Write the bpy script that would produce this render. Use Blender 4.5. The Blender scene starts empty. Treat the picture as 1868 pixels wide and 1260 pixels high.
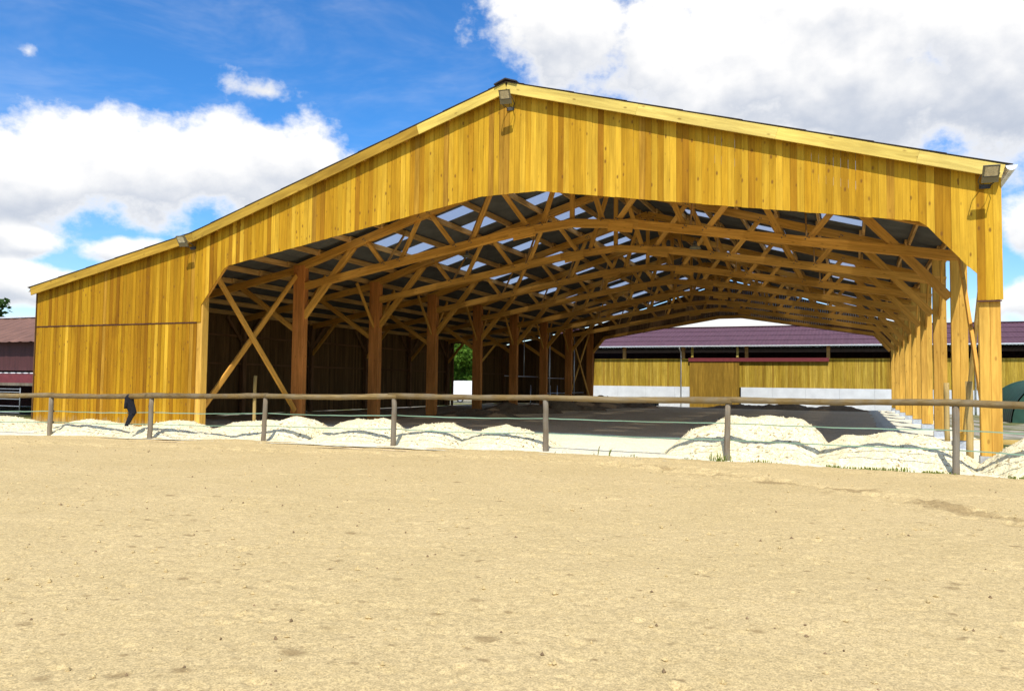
import bpy, math, random
import numpy as np
from mathutils import Vector, Matrix

random.seed(7)
rng = np.random.default_rng(11)
sc = bpy.context.scene
COL = sc.collection

# ------------------------------------------------------------------ camera
CAM = Vector((18.9185, -18.3001, 1.5964))
YAW, PITCH, ROLL = 0.4138, 0.0488, 0.0120
FPX, IW, IH = 1416.6, 1868.0, 1260.0
fw = Vector((-math.sin(YAW) * math.cos(PITCH), math.cos(YAW) * math.cos(PITCH), math.sin(PITCH)))
rt = Vector((math.cos(YAW), math.sin(YAW), 0))
up = rt.cross(fw)
rt, up = rt * math.cos(ROLL) + up * math.sin(ROLL), up * math.cos(ROLL) - rt * math.sin(ROLL)
cam_data = bpy.data.cameras.new('camera')
cam_data.sensor_width = 36.0
cam_data.lens = FPX / IW * 36.0
cam_data.clip_start = 0.05
cam_data.clip_end = 5000
cam = bpy.data.objects.new('camera', cam_data)
COL.objects.link(cam)
M = Matrix((rt, up, -fw)).transposed().to_4x4()
M.translation = CAM
cam.matrix_world = M
sc.camera = cam


def look(px, py):
    """world direction seen at a pixel of the 1868 x 1260 photograph"""
    return (fw + rt * ((px - IW / 2) / FPX) + up * ((IH / 2 - py) / FPX)).normalized()


# ------------------------------------------------------------------ sun, exposure
SUN = Vector((0.33, -1.0, 1.35)).normalized()
sl = bpy.data.lights.new('sun', 'SUN')
sl.energy = 4.6
sl.angle = math.radians(0.5)
sl.color = (1.0, 0.95, 0.86)
so = bpy.data.objects.new('sun', sl)
COL.objects.link(so)
so.rotation_euler = (-SUN).to_track_quat('-Z', 'Y').to_euler()
so.location = (30, -40, 50)
sc.view_settings.view_transform = 'Standard'
sc.view_settings.look = 'None'
sc.view_settings.gamma = 1.0
sc.view_settings.exposure = 0.2
sc.render.engine = 'CYCLES'
sc.cycles.use_denoising = True
sc.cycles.max_bounces = 6
sc.cycles.diffuse_bounces = 4
sc.cycles.caustics_reflective = False
sc.cycles.caustics_refractive = False
sc.cycles.transparent_max_bounces = 12
sc.cycles.sample_clamp_indirect = 8.0

# ------------------------------------------------------------------ node helpers


class NT:
    def __init__(self, tree):
        self.t = tree
        self.n = tree.nodes
        self.l = tree.links

    def new(self, typ, **kw):
        nd = self.n.new(typ)
        for k, v in kw.items():
            setattr(nd, k, v)
        return nd

    def link(self, a, b):
        self.l.new(a, b)

    def put(self, sock, v):
        if isinstance(v, bpy.types.NodeSocket):
            self.l.new(v, sock)
        else:
            sock.default_value = v

    def math(self, op, a, b=0.0, c=0.0, clamp=False):
        nd = self.new('ShaderNodeMath', operation=op, use_clamp=clamp)
        for i, v in enumerate((a, b, c)):
            self.put(nd.inputs[i], v)
        return nd.outputs[0]

    def vmath(self, op, a, b=(0, 0, 0)):
        nd = self.new('ShaderNodeVectorMath', operation=op)
        self.put(nd.inputs[0], a)
        if op == 'SCALE':
            self.put(nd.inputs['Scale'], b)
        else:
            self.put(nd.inputs[1], b)
        return nd.outputs[0]

    def mix(self, f, a, b, blend='MIX'):
        nd = self.new('ShaderNodeMix', data_type='RGBA', blend_type=blend)
        self.put(nd.inputs[0], f)
        for i, v in ((6, a), (7, b)):
            if not isinstance(v, bpy.types.NodeSocket) and len(v) == 3:
                v = (*v, 1)
            self.put(nd.inputs[i], v)
        return nd.outputs[2]

    def noise(self, vec, scale, detail=3.0, rough=0.55, dist=0.0):
        nd = self.new('ShaderNodeTexNoise')
        self.put(nd.inputs['Vector'], vec)
        nd.inputs['Scale'].default_value = scale
        nd.inputs['Detail'].default_value = detail
        nd.inputs['Roughness'].default_value = rough
        nd.inputs['Distortion'].default_value = dist
        return nd.outputs['Fac']

    def smooth(self, v, lo, hi, a=0.0, b=1.0):
        nd = self.new('ShaderNodeMapRange', interpolation_type='SMOOTHSTEP')
        self.put(nd.inputs[0], v)
        nd.inputs[1].default_value = lo
        nd.inputs[2].default_value = hi
        nd.inputs[3].default_value = a
        nd.inputs[4].default_value = b
        return nd.outputs[0]

    def ramp(self, v, stops):
        nd = self.new('ShaderNodeValToRGB')
        cr = nd.color_ramp
        while len(cr.elements) < len(stops):
            cr.elements.new(0.5)
        for e, (p, c) in zip(cr.elements, stops):
            e.position = p
            e.color = (*c, 1)
        self.put(nd.inputs[0], v)
        return nd.outputs[0]


# ------------------------------------------------------------------ world: Nishita sky with clouds
world = bpy.data.worlds.new('World')
sc.world = world
world.use_nodes = True
W = NT(world.node_tree)
W.n.clear()
out = W.new('ShaderNodeOutputWorld')
bg = W.new('ShaderNodeBackground')
sky = W.new('ShaderNodeTexSky', sky_type='NISHITA')
sky.sun_disc = False
sky.sun_elevation = math.asin(SUN.z)
sky.sun_rotation = math.atan2(SUN.x, SUN.y)
sky.altitude = 300
sky.air_density = 1.0
sky.dust_density = 0.3
sky.ozone_density = 3.0
tc = W.new('ShaderNodeTexCoord')
d = W.vmath('NORMALIZE', tc.outputs['Generated'])
sx = W.new('ShaderNodeSeparateXYZ')
W.link(d, sx.inputs[0])
az = W.math('ARCTAN2', sx.outputs[0], sx.outputs[1])
el = W.math('ARCSINE', sx.outputs[2])
skyc = W.vmath('SCALE', sky.outputs[0], 0.15)
hs = W.new('ShaderNodeHueSaturation')
hs.inputs['Saturation'].default_value = 1.1
hs.inputs['Hue'].default_value = 0.505
W.link(skyc, hs.inputs['Color'])
skyc = W.mix(W.smooth(el, -0.02, 0.30), hs.outputs[0], W.mix(1.0, hs.outputs[0], (0.40, 0.86, 1.14), 'MULTIPLY'))
# clouds: cumulus banks broken up by noise; (pixel x, y, half width, half height, weight)
BANKS = [(-60, 305, 330, 112, 1.15), (240, 305, 290, 102, 1.15), (470, 312, 220, 110, 1.15), (560, 285, 105, 100, 1.0),
         (0, 440, 140, 42, .95), (235, 462, 120, 36, .9), (30, 515, 230, 42, 1.1),
         (52, 95, 85, 60, .20), (480, 165, 190, 70, .40),
         (1030, 60, 180, 160, 1.0), (1440, 70, 430, 190, 1.25), (1600, 185, 440, 120, 1.15), (1860, 80, 300, 230, 1.2),
         (1905, 415, 130, 68, 1.05), (1900, 548, 150, 52, 1.05), (1320, 600, 420, 40, 1.0)]
nv = W.new('ShaderNodeCombineXYZ')
W.link(az, nv.inputs[0])
W.put(nv.inputs[1], W.math('MULTIPLY', el, 1.25))
nvec = nv.outputs[0]
mid = W.noise(nvec, 8.5, 7, 0.60, 0.0)
mid2 = W.noise(W.vmath('ADD', nvec, (0.012, 0.030, 0.0)), 8.5, 3, 0.55, 0.0)
soft = W.noise(W.vmath('ADD', nvec, (3.1, 7.7, 0.0)), 4.0, 2, 0.5, 0.0)
peak = None
wsum = lsum = None
for (px, py, hw, hh, wt) in BANKS:
    c = look(px, py)
    a0, e0 = math.atan2(c.x, c.y), math.asin(c.z)
    c1, c2 = look(px + hw, py), look(px, py - hh)
    rx = max(0.01, abs(math.atan2(c1.x, c1.y) - a0))
    ry = max(0.01, abs(math.asin(c2.z) - e0))
    u = W.math('MULTIPLY_ADD', az, 1 / rx, -a0 / rx)
    v = W.math('MULTIPLY_ADD', el, 1 / ry, -e0 / ry)
    r2 = W.math('MULTIPLY_ADD', u, u, W.math('MULTIPLY', v, v))
    m = W.math('SUBTRACT', wt, W.math('SQRT', r2))
    peak = m if peak is None else W.math('MAXIMUM', peak, m)
    w = W.math('MAXIMUM', W.math('ADD', m, 0.30), 0.001)
    w = W.math('MULTIPLY', w, w)
    wsum = w if wsum is None else W.math('ADD', wsum, w)
    lsum = W.math('MULTIPLY', w, v) if lsum is None else W.math('MULTIPLY_ADD', w, v, lsum)
# the same kind of broken cloud goes on all round the sky outside the view
away = W.smooth(W.math('ABSOLUTE', W.math('ADD', az, YAW)), 0.62, 0.85)
high = W.smooth(el, 0.52, 0.75)
outside = W.math('MAXIMUM', away, high)
gen = W.math('SUBTRACT', W.math('MULTIPLY', W.noise(d, 2.4, 2, 0.5), 3.2), 1.65)
gen = W.math('SUBTRACT', gen, W.math('MULTIPLY', W.math('SUBTRACT', 1.0, outside), 3.0))
peak = W.math('MAXIMUM', peak, gen)
lev = W.math('DIVIDE', lsum, wsum)
body = W.math('ADD', W.math('MINIMUM', peak, 0.75), W.math('MULTIPLY', W.math('SUBTRACT', mid, 0.5), 2.3))
dens = W.smooth(body, -0.02, 0.42)
# lit flank towards the sun and the top, grey undersides
relief = W.math('MULTIPLY', W.math('SUBTRACT', mid, mid2), 2.0)
shade = W.math('ADD', W.math('MULTIPLY', lev, 1.15), W.math('MULTIPLY', W.math('SUBTRACT', soft, 0.5), 1.7))
shade = W.math('ADD', shade, relief)
lit = W.smooth(shade, -1.05, 0.40)
edge = W.smooth(body, 0.1, 0.75, 0.85, 0.0)
lit = W.math('MAXIMUM', lit, edge)
cloudc = W.mix(lit, (0.50, 0.545, 0.63), (0.99, 0.97, 0.94))
wisp = W.math('MULTIPLY', W.smooth(W.noise(W.vmath('MULTIPLY', nvec, (1.0, 2.2, 1.0)), 4.2, 5, 0.65, 0.4), 0.40, 0.85), 0.20)
cover = W.math('MAXIMUM', W.math('MULTIPLY', dens, 0.97), wisp)
W.link(W.mix(cover, skyc, cloudc), bg.inputs['Color'])
bg.inputs['Strength'].default_value = 1.0
world.cycles.sampling_method = 'MANUAL'
world.cycles.sample_map_resolution = 256
W.link(bg.outputs[0], out.inputs[0])

# ------------------------------------------------------------------ materials


def material(name):
    m = bpy.data.materials.new(name)
    m.use_nodes = True
    t = NT(m.node_tree)
    b = t.n['Principled BSDF']
    return m, t, b


def wood(name, stops, axis='z', per='object', grain=0.35, knots=0.5, rough=0.78, bump=0.15, across=26.0, weather=0.18, grey=0.0, stain=0.0):
    m, t, b = material(name)
    tcn = t.new('ShaderNodeTexCoord')
    if per == 'object':
        r = t.new('ShaderNodeObjectInfo').outputs['Random']
    else:
        r = t.new('ShaderNodeNewGeometry').outputs['Random Per Island']
    shift = t.new('ShaderNodeCombineXYZ')
    for i in range(3):
        t.put(shift.inputs[i], t.math('MULTIPLY', r, 31.7 + 7.3 * i))
    p = t.vmath('ADD', tcn.outputs['Object'], shift.outputs[0])
    k = {'x': (0.9, across, across), 'z': (across, across, 0.9), 'y': (across, 0.9, across)}[axis]
    g = t.noise(t.vmath('MULTIPLY', p, k), 1.0, 5, 0.65, 0.6)
    kk = {'x': (1.5, 7.5, 7.5), 'z': (7.5, 7.5, 1.5), 'y': (7.5, 1.5, 7.5)}[axis]
    kv = {'x': (3.4, 7.0, 7.0), 'z': (7.0, 7.0, 3.4), 'y': (7.0, 3.4, 7.0)}[axis]
    big = t.noise(t.vmath('MULTIPLY', p, tuple(v * 0.28 for v in kk)), 1.0, 3, 0.6)
    col = t.ramp(r, stops)
    gl = t.smooth(g, 0.3, 0.72, 1.0 - grain, 1.0 + grain * 0.55)
    gv = t.new('ShaderNodeCombineXYZ')
    for i, e in enumerate((0.85, 1.0, 1.25)):
        t.put(gv.inputs[i], t.math('POWER', gl, e))
    col = t.mix(1.0, col, gv.outputs[0], 'MULTIPLY')
    wv = t.smooth(big, 0.3, 0.7, 1.0 - weather, 1.0 + weather)
    wc = t.new('ShaderNodeCombineXYZ')
    for i in range(3):
        t.put(wc.inputs[i], wv)
    col = t.mix(1.0, col, wc.outputs[0], 'MULTIPLY')
    if knots > 0:
        vo = t.new('ShaderNodeTexVoronoi')
        t.link(t.vmath('MULTIPLY', p, kv), vo.inputs['Vector'])
        vo.inputs['Scale'].default_value = 1.0
        sv = t.new('ShaderNodeSeparateColor')
        t.link(vo.outputs['Color'], sv.inputs[0])
        kn = t.math('MULTIPLY', t.smooth(vo.outputs['Distance'], 0.08, 0.24, knots, 0.0), t.smooth(sv.outputs[0], 0.45, 0.6))
        col = t.mix(kn, col, (0.16, 0.07, 0.015))
    if stain > 0:
        po = tcn.outputs['Object']
        st = t.smooth(t.noise(t.vmath('MULTIPLY', po, (1.6, 1.6, 0.55)), 1.0, 6, 0.7, 0.5), 0.50, 0.74, 0, stain)
        col = t.mix(st, col, t.mix(1.0, col, (0.62, 0.50, 0.42), 'MULTIPLY'))
        sz_ = t.new('ShaderNodeSeparateXYZ')
        t.link(po, sz_.inputs[0])
        mud = t.math('ADD', t.math('MULTIPLY', sz_.outputs[2], -2.2), t.math('MULTIPLY', t.noise(t.vmath('MULTIPLY', po, (7, 7, 2.5)), 1.0, 5, 0.7), 2.2))
        col = t.mix(t.smooth(mud, 0.35, 1.1, 0, 0.65), col, (0.33, 0.25, 0.13))
    if grey > 0:
        gn = t.smooth(t.noise(tcn.outputs['Object'], 3.0, 4), 0.35, 0.7, 0, grey)
        col = t.mix(gn, col, (0.2, 0.19, 0.16))
    t.link(col, b.inputs['Base Color'])
    b.inputs['Roughness'].default_value = rough
    b.inputs['Specular IOR Level'].default_value = 0.12
    bp = t.new('ShaderNodeBump')
    bp.inputs['Strength'].default_value = bump
    bp.inputs['Distance'].default_value = 0.01
    t.link(g, bp.inputs['Height'])
    t.link(bp.outputs[0], b.inputs['Normal'])
    return m


def plain(name, col, rough=0.6, metal=0.0, var=0.12, scale=4.0, bump=0.0, spec=0.4, streak=None):
    m, t, b = material(name)
    tcn = t.new('ShaderNodeTexCoord')
    vec = tcn.outputs['Object']
    if streak:
        vec = t.vmath('MULTIPLY', vec, streak)
    n = t.noise(vec, scale, 6, 0.6)
    f = t.smooth(n, 0.25, 0.75)
    t.link(t.mix(f, tuple(c * (1 - var) for c in col), tuple(min(1, c * (1 + var)) for c in col)), b.inputs['Base Color'])
    b.inputs['Roughness'].default_value = rough
    b.inputs['Metallic'].default_value = metal
    b.inputs['Specular IOR Level'].default_value = spec
    if bump:
        bp = t.new('ShaderNodeBump')
        bp.inputs['Strength'].default_value = bump
        bp.inputs['Distance'].default_value = 0.02
        t.link(n, bp.inputs['Height'])
        t.link(bp.outputs[0], b.inputs['Normal'])
    return m


def sand(name, c1, c2, c3, speck=(0.12, 0.08, 0.04), speck_amt=0.6, fine=90.0, bump=0.35, patch=0.6, coarse=46.0, damp=None, speck_at=0.64):
    m, t, b = material(name)
    tcn = t.new('ShaderNodeTexCoord')
    p = tcn.outputs['Object']
    a = t.noise(p, patch, 5, 0.6)
    f = t.noise(p, 7.0, 6, 0.65)
    g = t.noise(p, fine, 3, 0.6)
    col = t.mix(t.smooth(a, 0.3, 0.7), c1, c2)
    col = t.mix(t.smooth(f, 0.42, 0.75, 0, 0.65), col, c3)
    gm = t.smooth(t.math('ADD', t.math('MULTIPLY', g, 0.6), t.math('MULTIPLY', t.noise(p, fine * 0.33, 3, 0.65), 0.4)), 0.3, 0.7, 0.58, 1.34)
    gc = t.new('ShaderNodeCombineXYZ')
    for i in range(3):
        t.put(gc.inputs[i], gm)
    col = t.mix(1.0, col, gc.outputs[0], 'MULTIPLY')
    sp = t.noise(p, coarse, 3, 0.6)
    sm = t.math('MULTIPLY', t.smooth(sp, speck_at, speck_at + 0.09, 0, speck_amt), t.smooth(t.noise(p, 1.4, 3), 0.36, 0.6))
    col = t.mix(sm, col, speck)
    if damp:
        dm = t.math('MULTIPLY', t.smooth(t.noise(p, 5.5, 5, 0.7), 0.58, 0.70, 0, 0.45), t.smooth(t.noise(p, 0.8, 3, 0.6), 0.42, 0.62))
        dm2 = t.math('MULTIPLY', t.smooth(t.noise(p, 17.0, 3, 0.6), 0.66, 0.74, 0, 0.5), t.smooth(t.noise(p, 1.9, 2), 0.35, 0.6))
        at = t.new('ShaderNodeAttribute', attribute_name='wear')
        dm3 = t.math('MULTIPLY', t.smooth(t.math('ADD', at.outputs['Fac'], t.math('MULTIPLY', t.math('SUBTRACT', t.noise(p, 24.0, 4, 0.7), 0.5), 1.15)), 0.34, 0.9), 0.66)
        col = t.mix(t.math('MAXIMUM', t.math('MAXIMUM', dm, dm2), dm3), col, damp)
    t.link(col, b.inputs['Base Color'])
    b.inputs['Roughness'].default_value = 0.95
    b.inputs['Specular IOR Level'].default_value = 0.1
    bp = t.new('ShaderNodeBump')
    bp.inputs['Strength'].default_value = bump
    bp.inputs['Distance'].default_value = 0.02
    h = t.math('ADD', t.math('MULTIPLY', g, 0.35), t.noise(p, 22.0, 4, 0.6))
    t.link(h, bp.inputs['Height'])
    t.link(bp.outputs[0], b.inputs['Normal'])
    return m


MAT = {}
MAT['board'] = wood('cladding_pine', [(0.0, (0.35, 0.168, 0.009)), (0.16, (0.43, 0.228, 0.012)), (0.45, (0.52, 0.295, 0.018)), (0.75, (0.59, 0.355, 0.032)),
                                      (0.9, (0.46, 0.245, 0.012)), (1.0, (0.30, 0.135, 0.008))], 'z', knots=0.8, grain=0.22, weather=0.14, stain=0.5)
MAT['board_gold'] = wood('cladding_gold', [(0.0, (0.23, 0.100, 0.004)), (0.25, (0.32, 0.155, 0.006)), (0.7, (0.375, 0.195, 0.008)), (1.0, (0.43, 0.235, 0.010))], 'z', knots=0.8, grain=0.22, weather=0.14, stain=0.5)
MAT['board_warm'] = wood('cladding_larch', [(0.0, (0.36, 0.185, 0.018)), (1.0, (0.42, 0.225, 0.024))], 'z', knots=0.4)
MAT['board_far'] = wood('cladding_far', [(0.0, (0.30, 0.19, 0.02)), (0.4, (0.40, 0.27, 0.032)), (0.8, (0.46, 0.32, 0.05)), (1.0, (0.29, 0.17, 0.02))], 'z', per='island', knots=0.4)
MAT['board_door'] = wood('cladding_door', [(0.0, (0.24, 0.14, 0.018)), (1.0, (0.32, 0.19, 0.026))], 'z', per='island', knots=0.4)
MAT['board_inside'] = wood('cladding_inside', [(0.0, (0.12, 0.065, 0.025)), (1.0, (0.19, 0.105, 0.04))], 'z', per='island', knots=0.3)  # dim interior's shade is put into the boards' base colour
MAT['glulam'] = wood('truss_timber', [(0.0, (0.54, 0.265, 0.050)), (0.5, (0.66, 0.34, 0.066)), (1.0, (0.58, 0.28, 0.048))], 'x', knots=0.45, grain=0.28, across=18)
MAT['post'] = wood('post_timber', [(0.0, (0.58, 0.33, 0.06)), (0.5, (0.63, 0.37, 0.07)), (1.0, (0.54, 0.295, 0.055))], 'x', knots=0.5, grain=0.25, across=14)
MAT['post_in'] = wood('post_timber_red', [(0.0, (0.56, 0.215, 0.055)), (0.5, (0.60, 0.24, 0.06)), (1.0, (0.52, 0.195, 0.05))], 'x', knots=0.45, grain=0.25, across=14)
MAT['inner_dark'] = wood('shade_dark_timber', [(0.0, (0.17, 0.085, 0.04)), (1.0, (0.23, 0.12, 0.055))], 'x', knots=0.3, across=16)  # lean-to wall timbers darkened in colour to stand for the interior shade
MAT['purlin'] = wood('purlin_timber', [(0.0, (0.58, 0.33, 0.11)), (1.0, (0.68, 0.41, 0.15))], 'x', knots=0.4, across=16)
MAT['brace_pale'] = wood('brace_timber', [(0.0, (0.62, 0.42, 0.13)), (1.0, (0.68, 0.47, 0.16))], 'x', knots=0.4)
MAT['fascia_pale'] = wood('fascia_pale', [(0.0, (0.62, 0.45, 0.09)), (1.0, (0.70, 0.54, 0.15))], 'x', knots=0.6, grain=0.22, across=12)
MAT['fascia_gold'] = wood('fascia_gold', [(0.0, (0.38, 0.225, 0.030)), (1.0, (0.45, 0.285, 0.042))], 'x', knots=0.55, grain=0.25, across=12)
MAT['rail'] = wood('rail_pole', [(0.0, (0.17, 0.115, 0.045)), (1.0, (0.22, 0.155, 0.065))], 'x', knots=0.35, grey=0.35, across=30, bump=0.4)
MAT['fence_post'] = wood('weathered_post', [(0.0, (0.17, 0.135, 0.095)), (1.0, (0.23, 0.185, 0.13))], 'z', knots=0.6, grey=0.6, across=36, bump=0.5)
MAT['stake'] = wood('round_stake', [(0.0, (0.40, 0.29, 0.11)), (1.0, (0.46, 0.33, 0.13))], 'z', knots=0.4, across=30)
MAT['roof_top'] = plain('roof_sheet_top', (0.17, 0.075, 0.07), 0.8, var=0.2, scale=2.0)
MAT['roof_under'] = plain('roof_sheet_underside', (0.10, 0.097, 0.09), 0.9, var=0.25, scale=1.5)
MAT['ridge'] = plain('ridge_cap', (0.035, 0.03, 0.035), 0.6)
MAT['steel'] = plain('galvanised_steel', (0.55, 0.58, 0.62), 0.45, metal=0.7, var=0.2, scale=9)
MAT['gate_steel'] = plain('weathered_galvanised', (0.22, 0.24, 0.26), 0.6, metal=0.4, var=0.2, scale=9)
MAT['zinc'] = plain('zinc_gutter', (0.75, 0.77, 0.80), 0.4, metal=0.3, var=0.08)
MAT['lamp_body'] = plain('lamp_body_paint', (0.19, 0.165, 0.10), 0.55, var=0.1)
MAT['lamp_glass'] = plain('lamp_reflector', (0.50, 0.46, 0.34), 0.18, metal=0.5, var=0.25, scale=14)
MAT['dark_metal'] = plain('dark_metal', (0.05, 0.05, 0.05), 0.5)
MAT['concrete'] = plain('pale_concrete', (0.62, 0.65, 0.68), 0.85, var=0.1, scale=1.2, bump=0.1)
MAT['purple'] = plain('purple_sheet', (0.098, 0.042, 0.060), 0.75, var=0.14, scale=0.6, streak=(6, 1, 1))
MAT['maroon'] = plain('maroon_steel', (0.16, 0.025, 0.03), 0.5)
MAT['barn_roof'] = plain('rusty_sheet', (0.17, 0.085, 0.058), 0.8, var=0.35, scale=0.9, streak=(5, 1, 1))
MAT['barn_wall'] = plain('oxide_cladding', (0.07, 0.022, 0.022), 0.7, var=0.25, scale=1.4, streak=(4, 1, 0.6))
MAT['barn_band'] = plain('red_band', (0.16, 0.03, 0.035), 0.6)
MAT['white'] = plain('white_paint', (0.80, 0.80, 0.80), 0.35, var=0.03)
MAT['black'] = plain('dark_inside', (0.03, 0.028, 0.026), 0.9)
MAT['rubber'] = plain('rubber', (0.025, 0.025, 0.025), 0.8)
MAT['glass'] = plain('dark_glass', (0.03, 0.035, 0.04), 0.08, spec=0.6)
MAT['navy'] = plain('navy_cloth', (0.006, 0.006, 0.012), 0.9, var=0.4, scale=30, bump=0.3)
MAT['green_sheet'] = plain('green_sheet', (0.016, 0.062, 0.038), 0.55, var=0.25, scale=2.0)
MAT['bark'] = plain('bark', (0.10, 0.075, 0.05), 0.9, var=0.3, scale=12, bump=0.5)
MAT['insulator'] = plain('black_plastic', (0.02, 0.02, 0.02), 0.5)
MAT['sand_arena'] = sand('arena_sand', (0.515, 0.392, 0.190), (0.55, 0.42, 0.21), (0.48, 0.358, 0.165), damp=(0.22, 0.148, 0.066))
MAT['sand_pale'] = sand('pale_sand', (0.77, 0.68, 0.43), (0.80, 0.725, 0.50), (0.68, 0.575, 0.32), speck=(0.24, 0.17, 0.07), speck_amt=0.9, fine=45, bump=1.0, patch=1.3, coarse=13.0, speck_at=0.55)
MAT['sand_floor'] = sand('floor_sand', (0.68, 0.515, 0.30), (0.72, 0.555, 0.34), (0.62, 0.455, 0.25), speck_amt=0.2, fine=40, patch=0.35)
MAT['sand_strip'] = sand('floor_pale', (0.78, 0.73, 0.54), (0.80, 0.75, 0.58), (0.72, 0.66, 0.46), speck=(0.35, 0.27, 0.13), speck_amt=0.5, fine=45, patch=1.0)  # sand spread in front; on the floor, sunlight put into the colour
MAT['soil'] = sand('soil_shaded_sand', (0.22, 0.15, 0.085), (0.26, 0.18, 0.10), (0.17, 0.115, 0.06), fine=40, bump=0.8, patch=1.0)  # soil tone; on the far sand bank it holds the hall's shade


def leaf_mat(name, c1, c2):
    m, t, b = material(name)
    r = t.new('ShaderNodeNewGeometry').outputs['Random Per Island']
    t.link(t.mix(r, c1, c2), b.inputs['Base Color'])
    b.inputs['Roughness'].default_value = 0.7
    b.inputs['Specular IOR Level'].default_value = 0.15
    tr = t.new('ShaderNodeBsdfTranslucent')
    t.link(t.mix(r, tuple(c * 1.3 for c in c1), tuple(c * 1.3 for c in c2)), tr.inputs['Color'])
    mx = t.new('ShaderNodeMixShader')
    mx.inputs[0].default_value = 0.35
    t.link(b.outputs[0], mx.inputs[1])
    t.link(tr.outputs[0], mx.inputs[2])
    t.link(mx.outputs[0], t.n['Material Output'].inputs['Surface'])
    return m


MAT['leaf'] = leaf_mat('fresh_leaf', (0.06, 0.13, 0.012), (0.13, 0.24, 0.025))
MAT['leaf_dark'] = leaf_mat('dark_leaf', (0.025, 0.055, 0.012), (0.05, 0.10, 0.02))
MAT['weed'] = leaf_mat('weed_leaf', (0.12, 0.16, 0.03), (0.22, 0.25, 0.06))

# translucent skylight sheet
m, t, b = material('skylight_sheet')
tr = t.new('ShaderNodeBsdfTransparent')
tr.inputs['Color'].default_value = (0.42, 0.44, 0.48, 1)
tl = t.new('ShaderNodeBsdfTranslucent')
tl.inputs['Color'].default_value = (0.34, 0.385, 0.47, 1)
mx = t.new('ShaderNodeMixShader')
mx.inputs[0].default_value = 0.75
t.link(tr.outputs[0], mx.inputs[1])
t.link(tl.outputs[0], mx.inputs[2])
t.link(mx.outputs[0], t.n['Material Output'].inputs['Surface'])
MAT['skylight'] = m

# green electric tape
MAT['tape'] = plain('green_tape', (0.20, 0.32, 0.22), 0.7, var=0.1)

# rough ground round the buildings: gravel, earth and grass
m, t, b = material('yard_ground')
tcn = t.new('ShaderNodeTexCoord')
p = tcn.outputs['Object']
g1 = t.smooth(t.noise(p, 0.35, 6, 0.6), 0.42, 0.6)
g2 = t.smooth(t.noise(p, 2.2, 6, 0.65), 0.4, 0.65)
col = t.mix(g2, (0.30, 0.27, 0.22), (0.46, 0.42, 0.34))
col = t.mix(g1, col, t.mix(g2, (0.09, 0.11, 0.025), (0.19, 0.18, 0.06)))
t.link(col, b.inputs['Base Color'])
b.inputs['Roughness'].default_value = 0.95
b.inputs['Specular IOR Level'].default_value = 0.1
bp = t.new('ShaderNodeBump')
bp.inputs['Distance'].default_value = 0.05
t.link(t.noise(p, 12, 5, 0.7), bp.inputs['Height'])
t.link(bp.outputs[0], b.inputs['Normal'])
MAT['yard'] = m

# ------------------------------------------------------------------ mesh helpers


def link(o, parent=None):
    COL.objects.link(o)
    if parent is not None:
        o.parent = parent
    return o


def mesh_obj(name, verts, faces, mat, parent=None, loc=None, smooth=False, mats=None, idx=None):
    me = bpy.data.meshes.new(name)
    me.from_pydata([tuple(v) for v in verts], [], [tuple(f) for f in faces])
    for mm in (mats or [mat]):
        me.materials.append(MAT[mm] if isinstance(mm, str) else mm)
    if idx is not None:
        me.polygons.foreach_set('material_index', idx)
    if smooth:
        me.polygons.foreach_set('use_smooth', [True] * len(me.polygons))
    me.update()
    o = bpy.data.objects.new(name, me)
    if loc is not None:
        o.location = loc
    return link(o, parent)


def grid_obj(name, X, Y, Z, mat, parent=None, smooth=True):
    """heightfield from 2-D numpy arrays, rows x columns"""
    r, c = X.shape
    co = np.stack([X, Y, Z], -1).reshape(-1, 3).astype(np.float32)
    i = np.arange(r * c).reshape(r, c)
    q = np.stack([i[:-1, :-1], i[:-1, 1:], i[1:, 1:], i[1:, :-1]], -1).reshape(-1, 4)
    return quads_obj(name, co, q, mat, parent, smooth)


def quads_obj(name, co, q, mat, parent=None, smooth=True):
    me = bpy.data.meshes.new(name)
    me.vertices.add(len(co))
    me.vertices.foreach_set('co', np.asarray(co, np.float32).ravel())
    me.loops.add(q.size)
    me.loops.foreach_set('vertex_index', q.ravel().astype(np.int32))
    me.polygons.add(len(q))
    me.polygons.foreach_set('loop_start', (np.arange(len(q)) * 4).astype(np.int32))
    me.polygons.foreach_set('loop_total', np.full(len(q), 4, np.int32))
    me.polygons.foreach_set('use_smooth', np.full(len(q), smooth))
    me.update(calc_edges=True)
    me.materials.append(MAT[mat])
    o = bpy.data.objects.new(name, me)
    return link(o, parent)


def empty(name, loc=(0, 0, 0), rz=0.0, parent=None):
    o = bpy.data.objects.new(name, None)
    o.location = loc
    o.rotation_euler = (0, 0, rz)
    o.empty_display_size = 0.3
    return link(o, parent)


def tag(o, label, cat, group=None):
    o['label'] = label
    o['category'] = cat
    if group:
        o['group'] = group
    return o


def kind(o, k, label=None, cat=None):
    o['kind'] = k
    if label:
        o['label'] = label
    if cat:
        o['category'] = cat
    return o


BEAMS = {}


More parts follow.
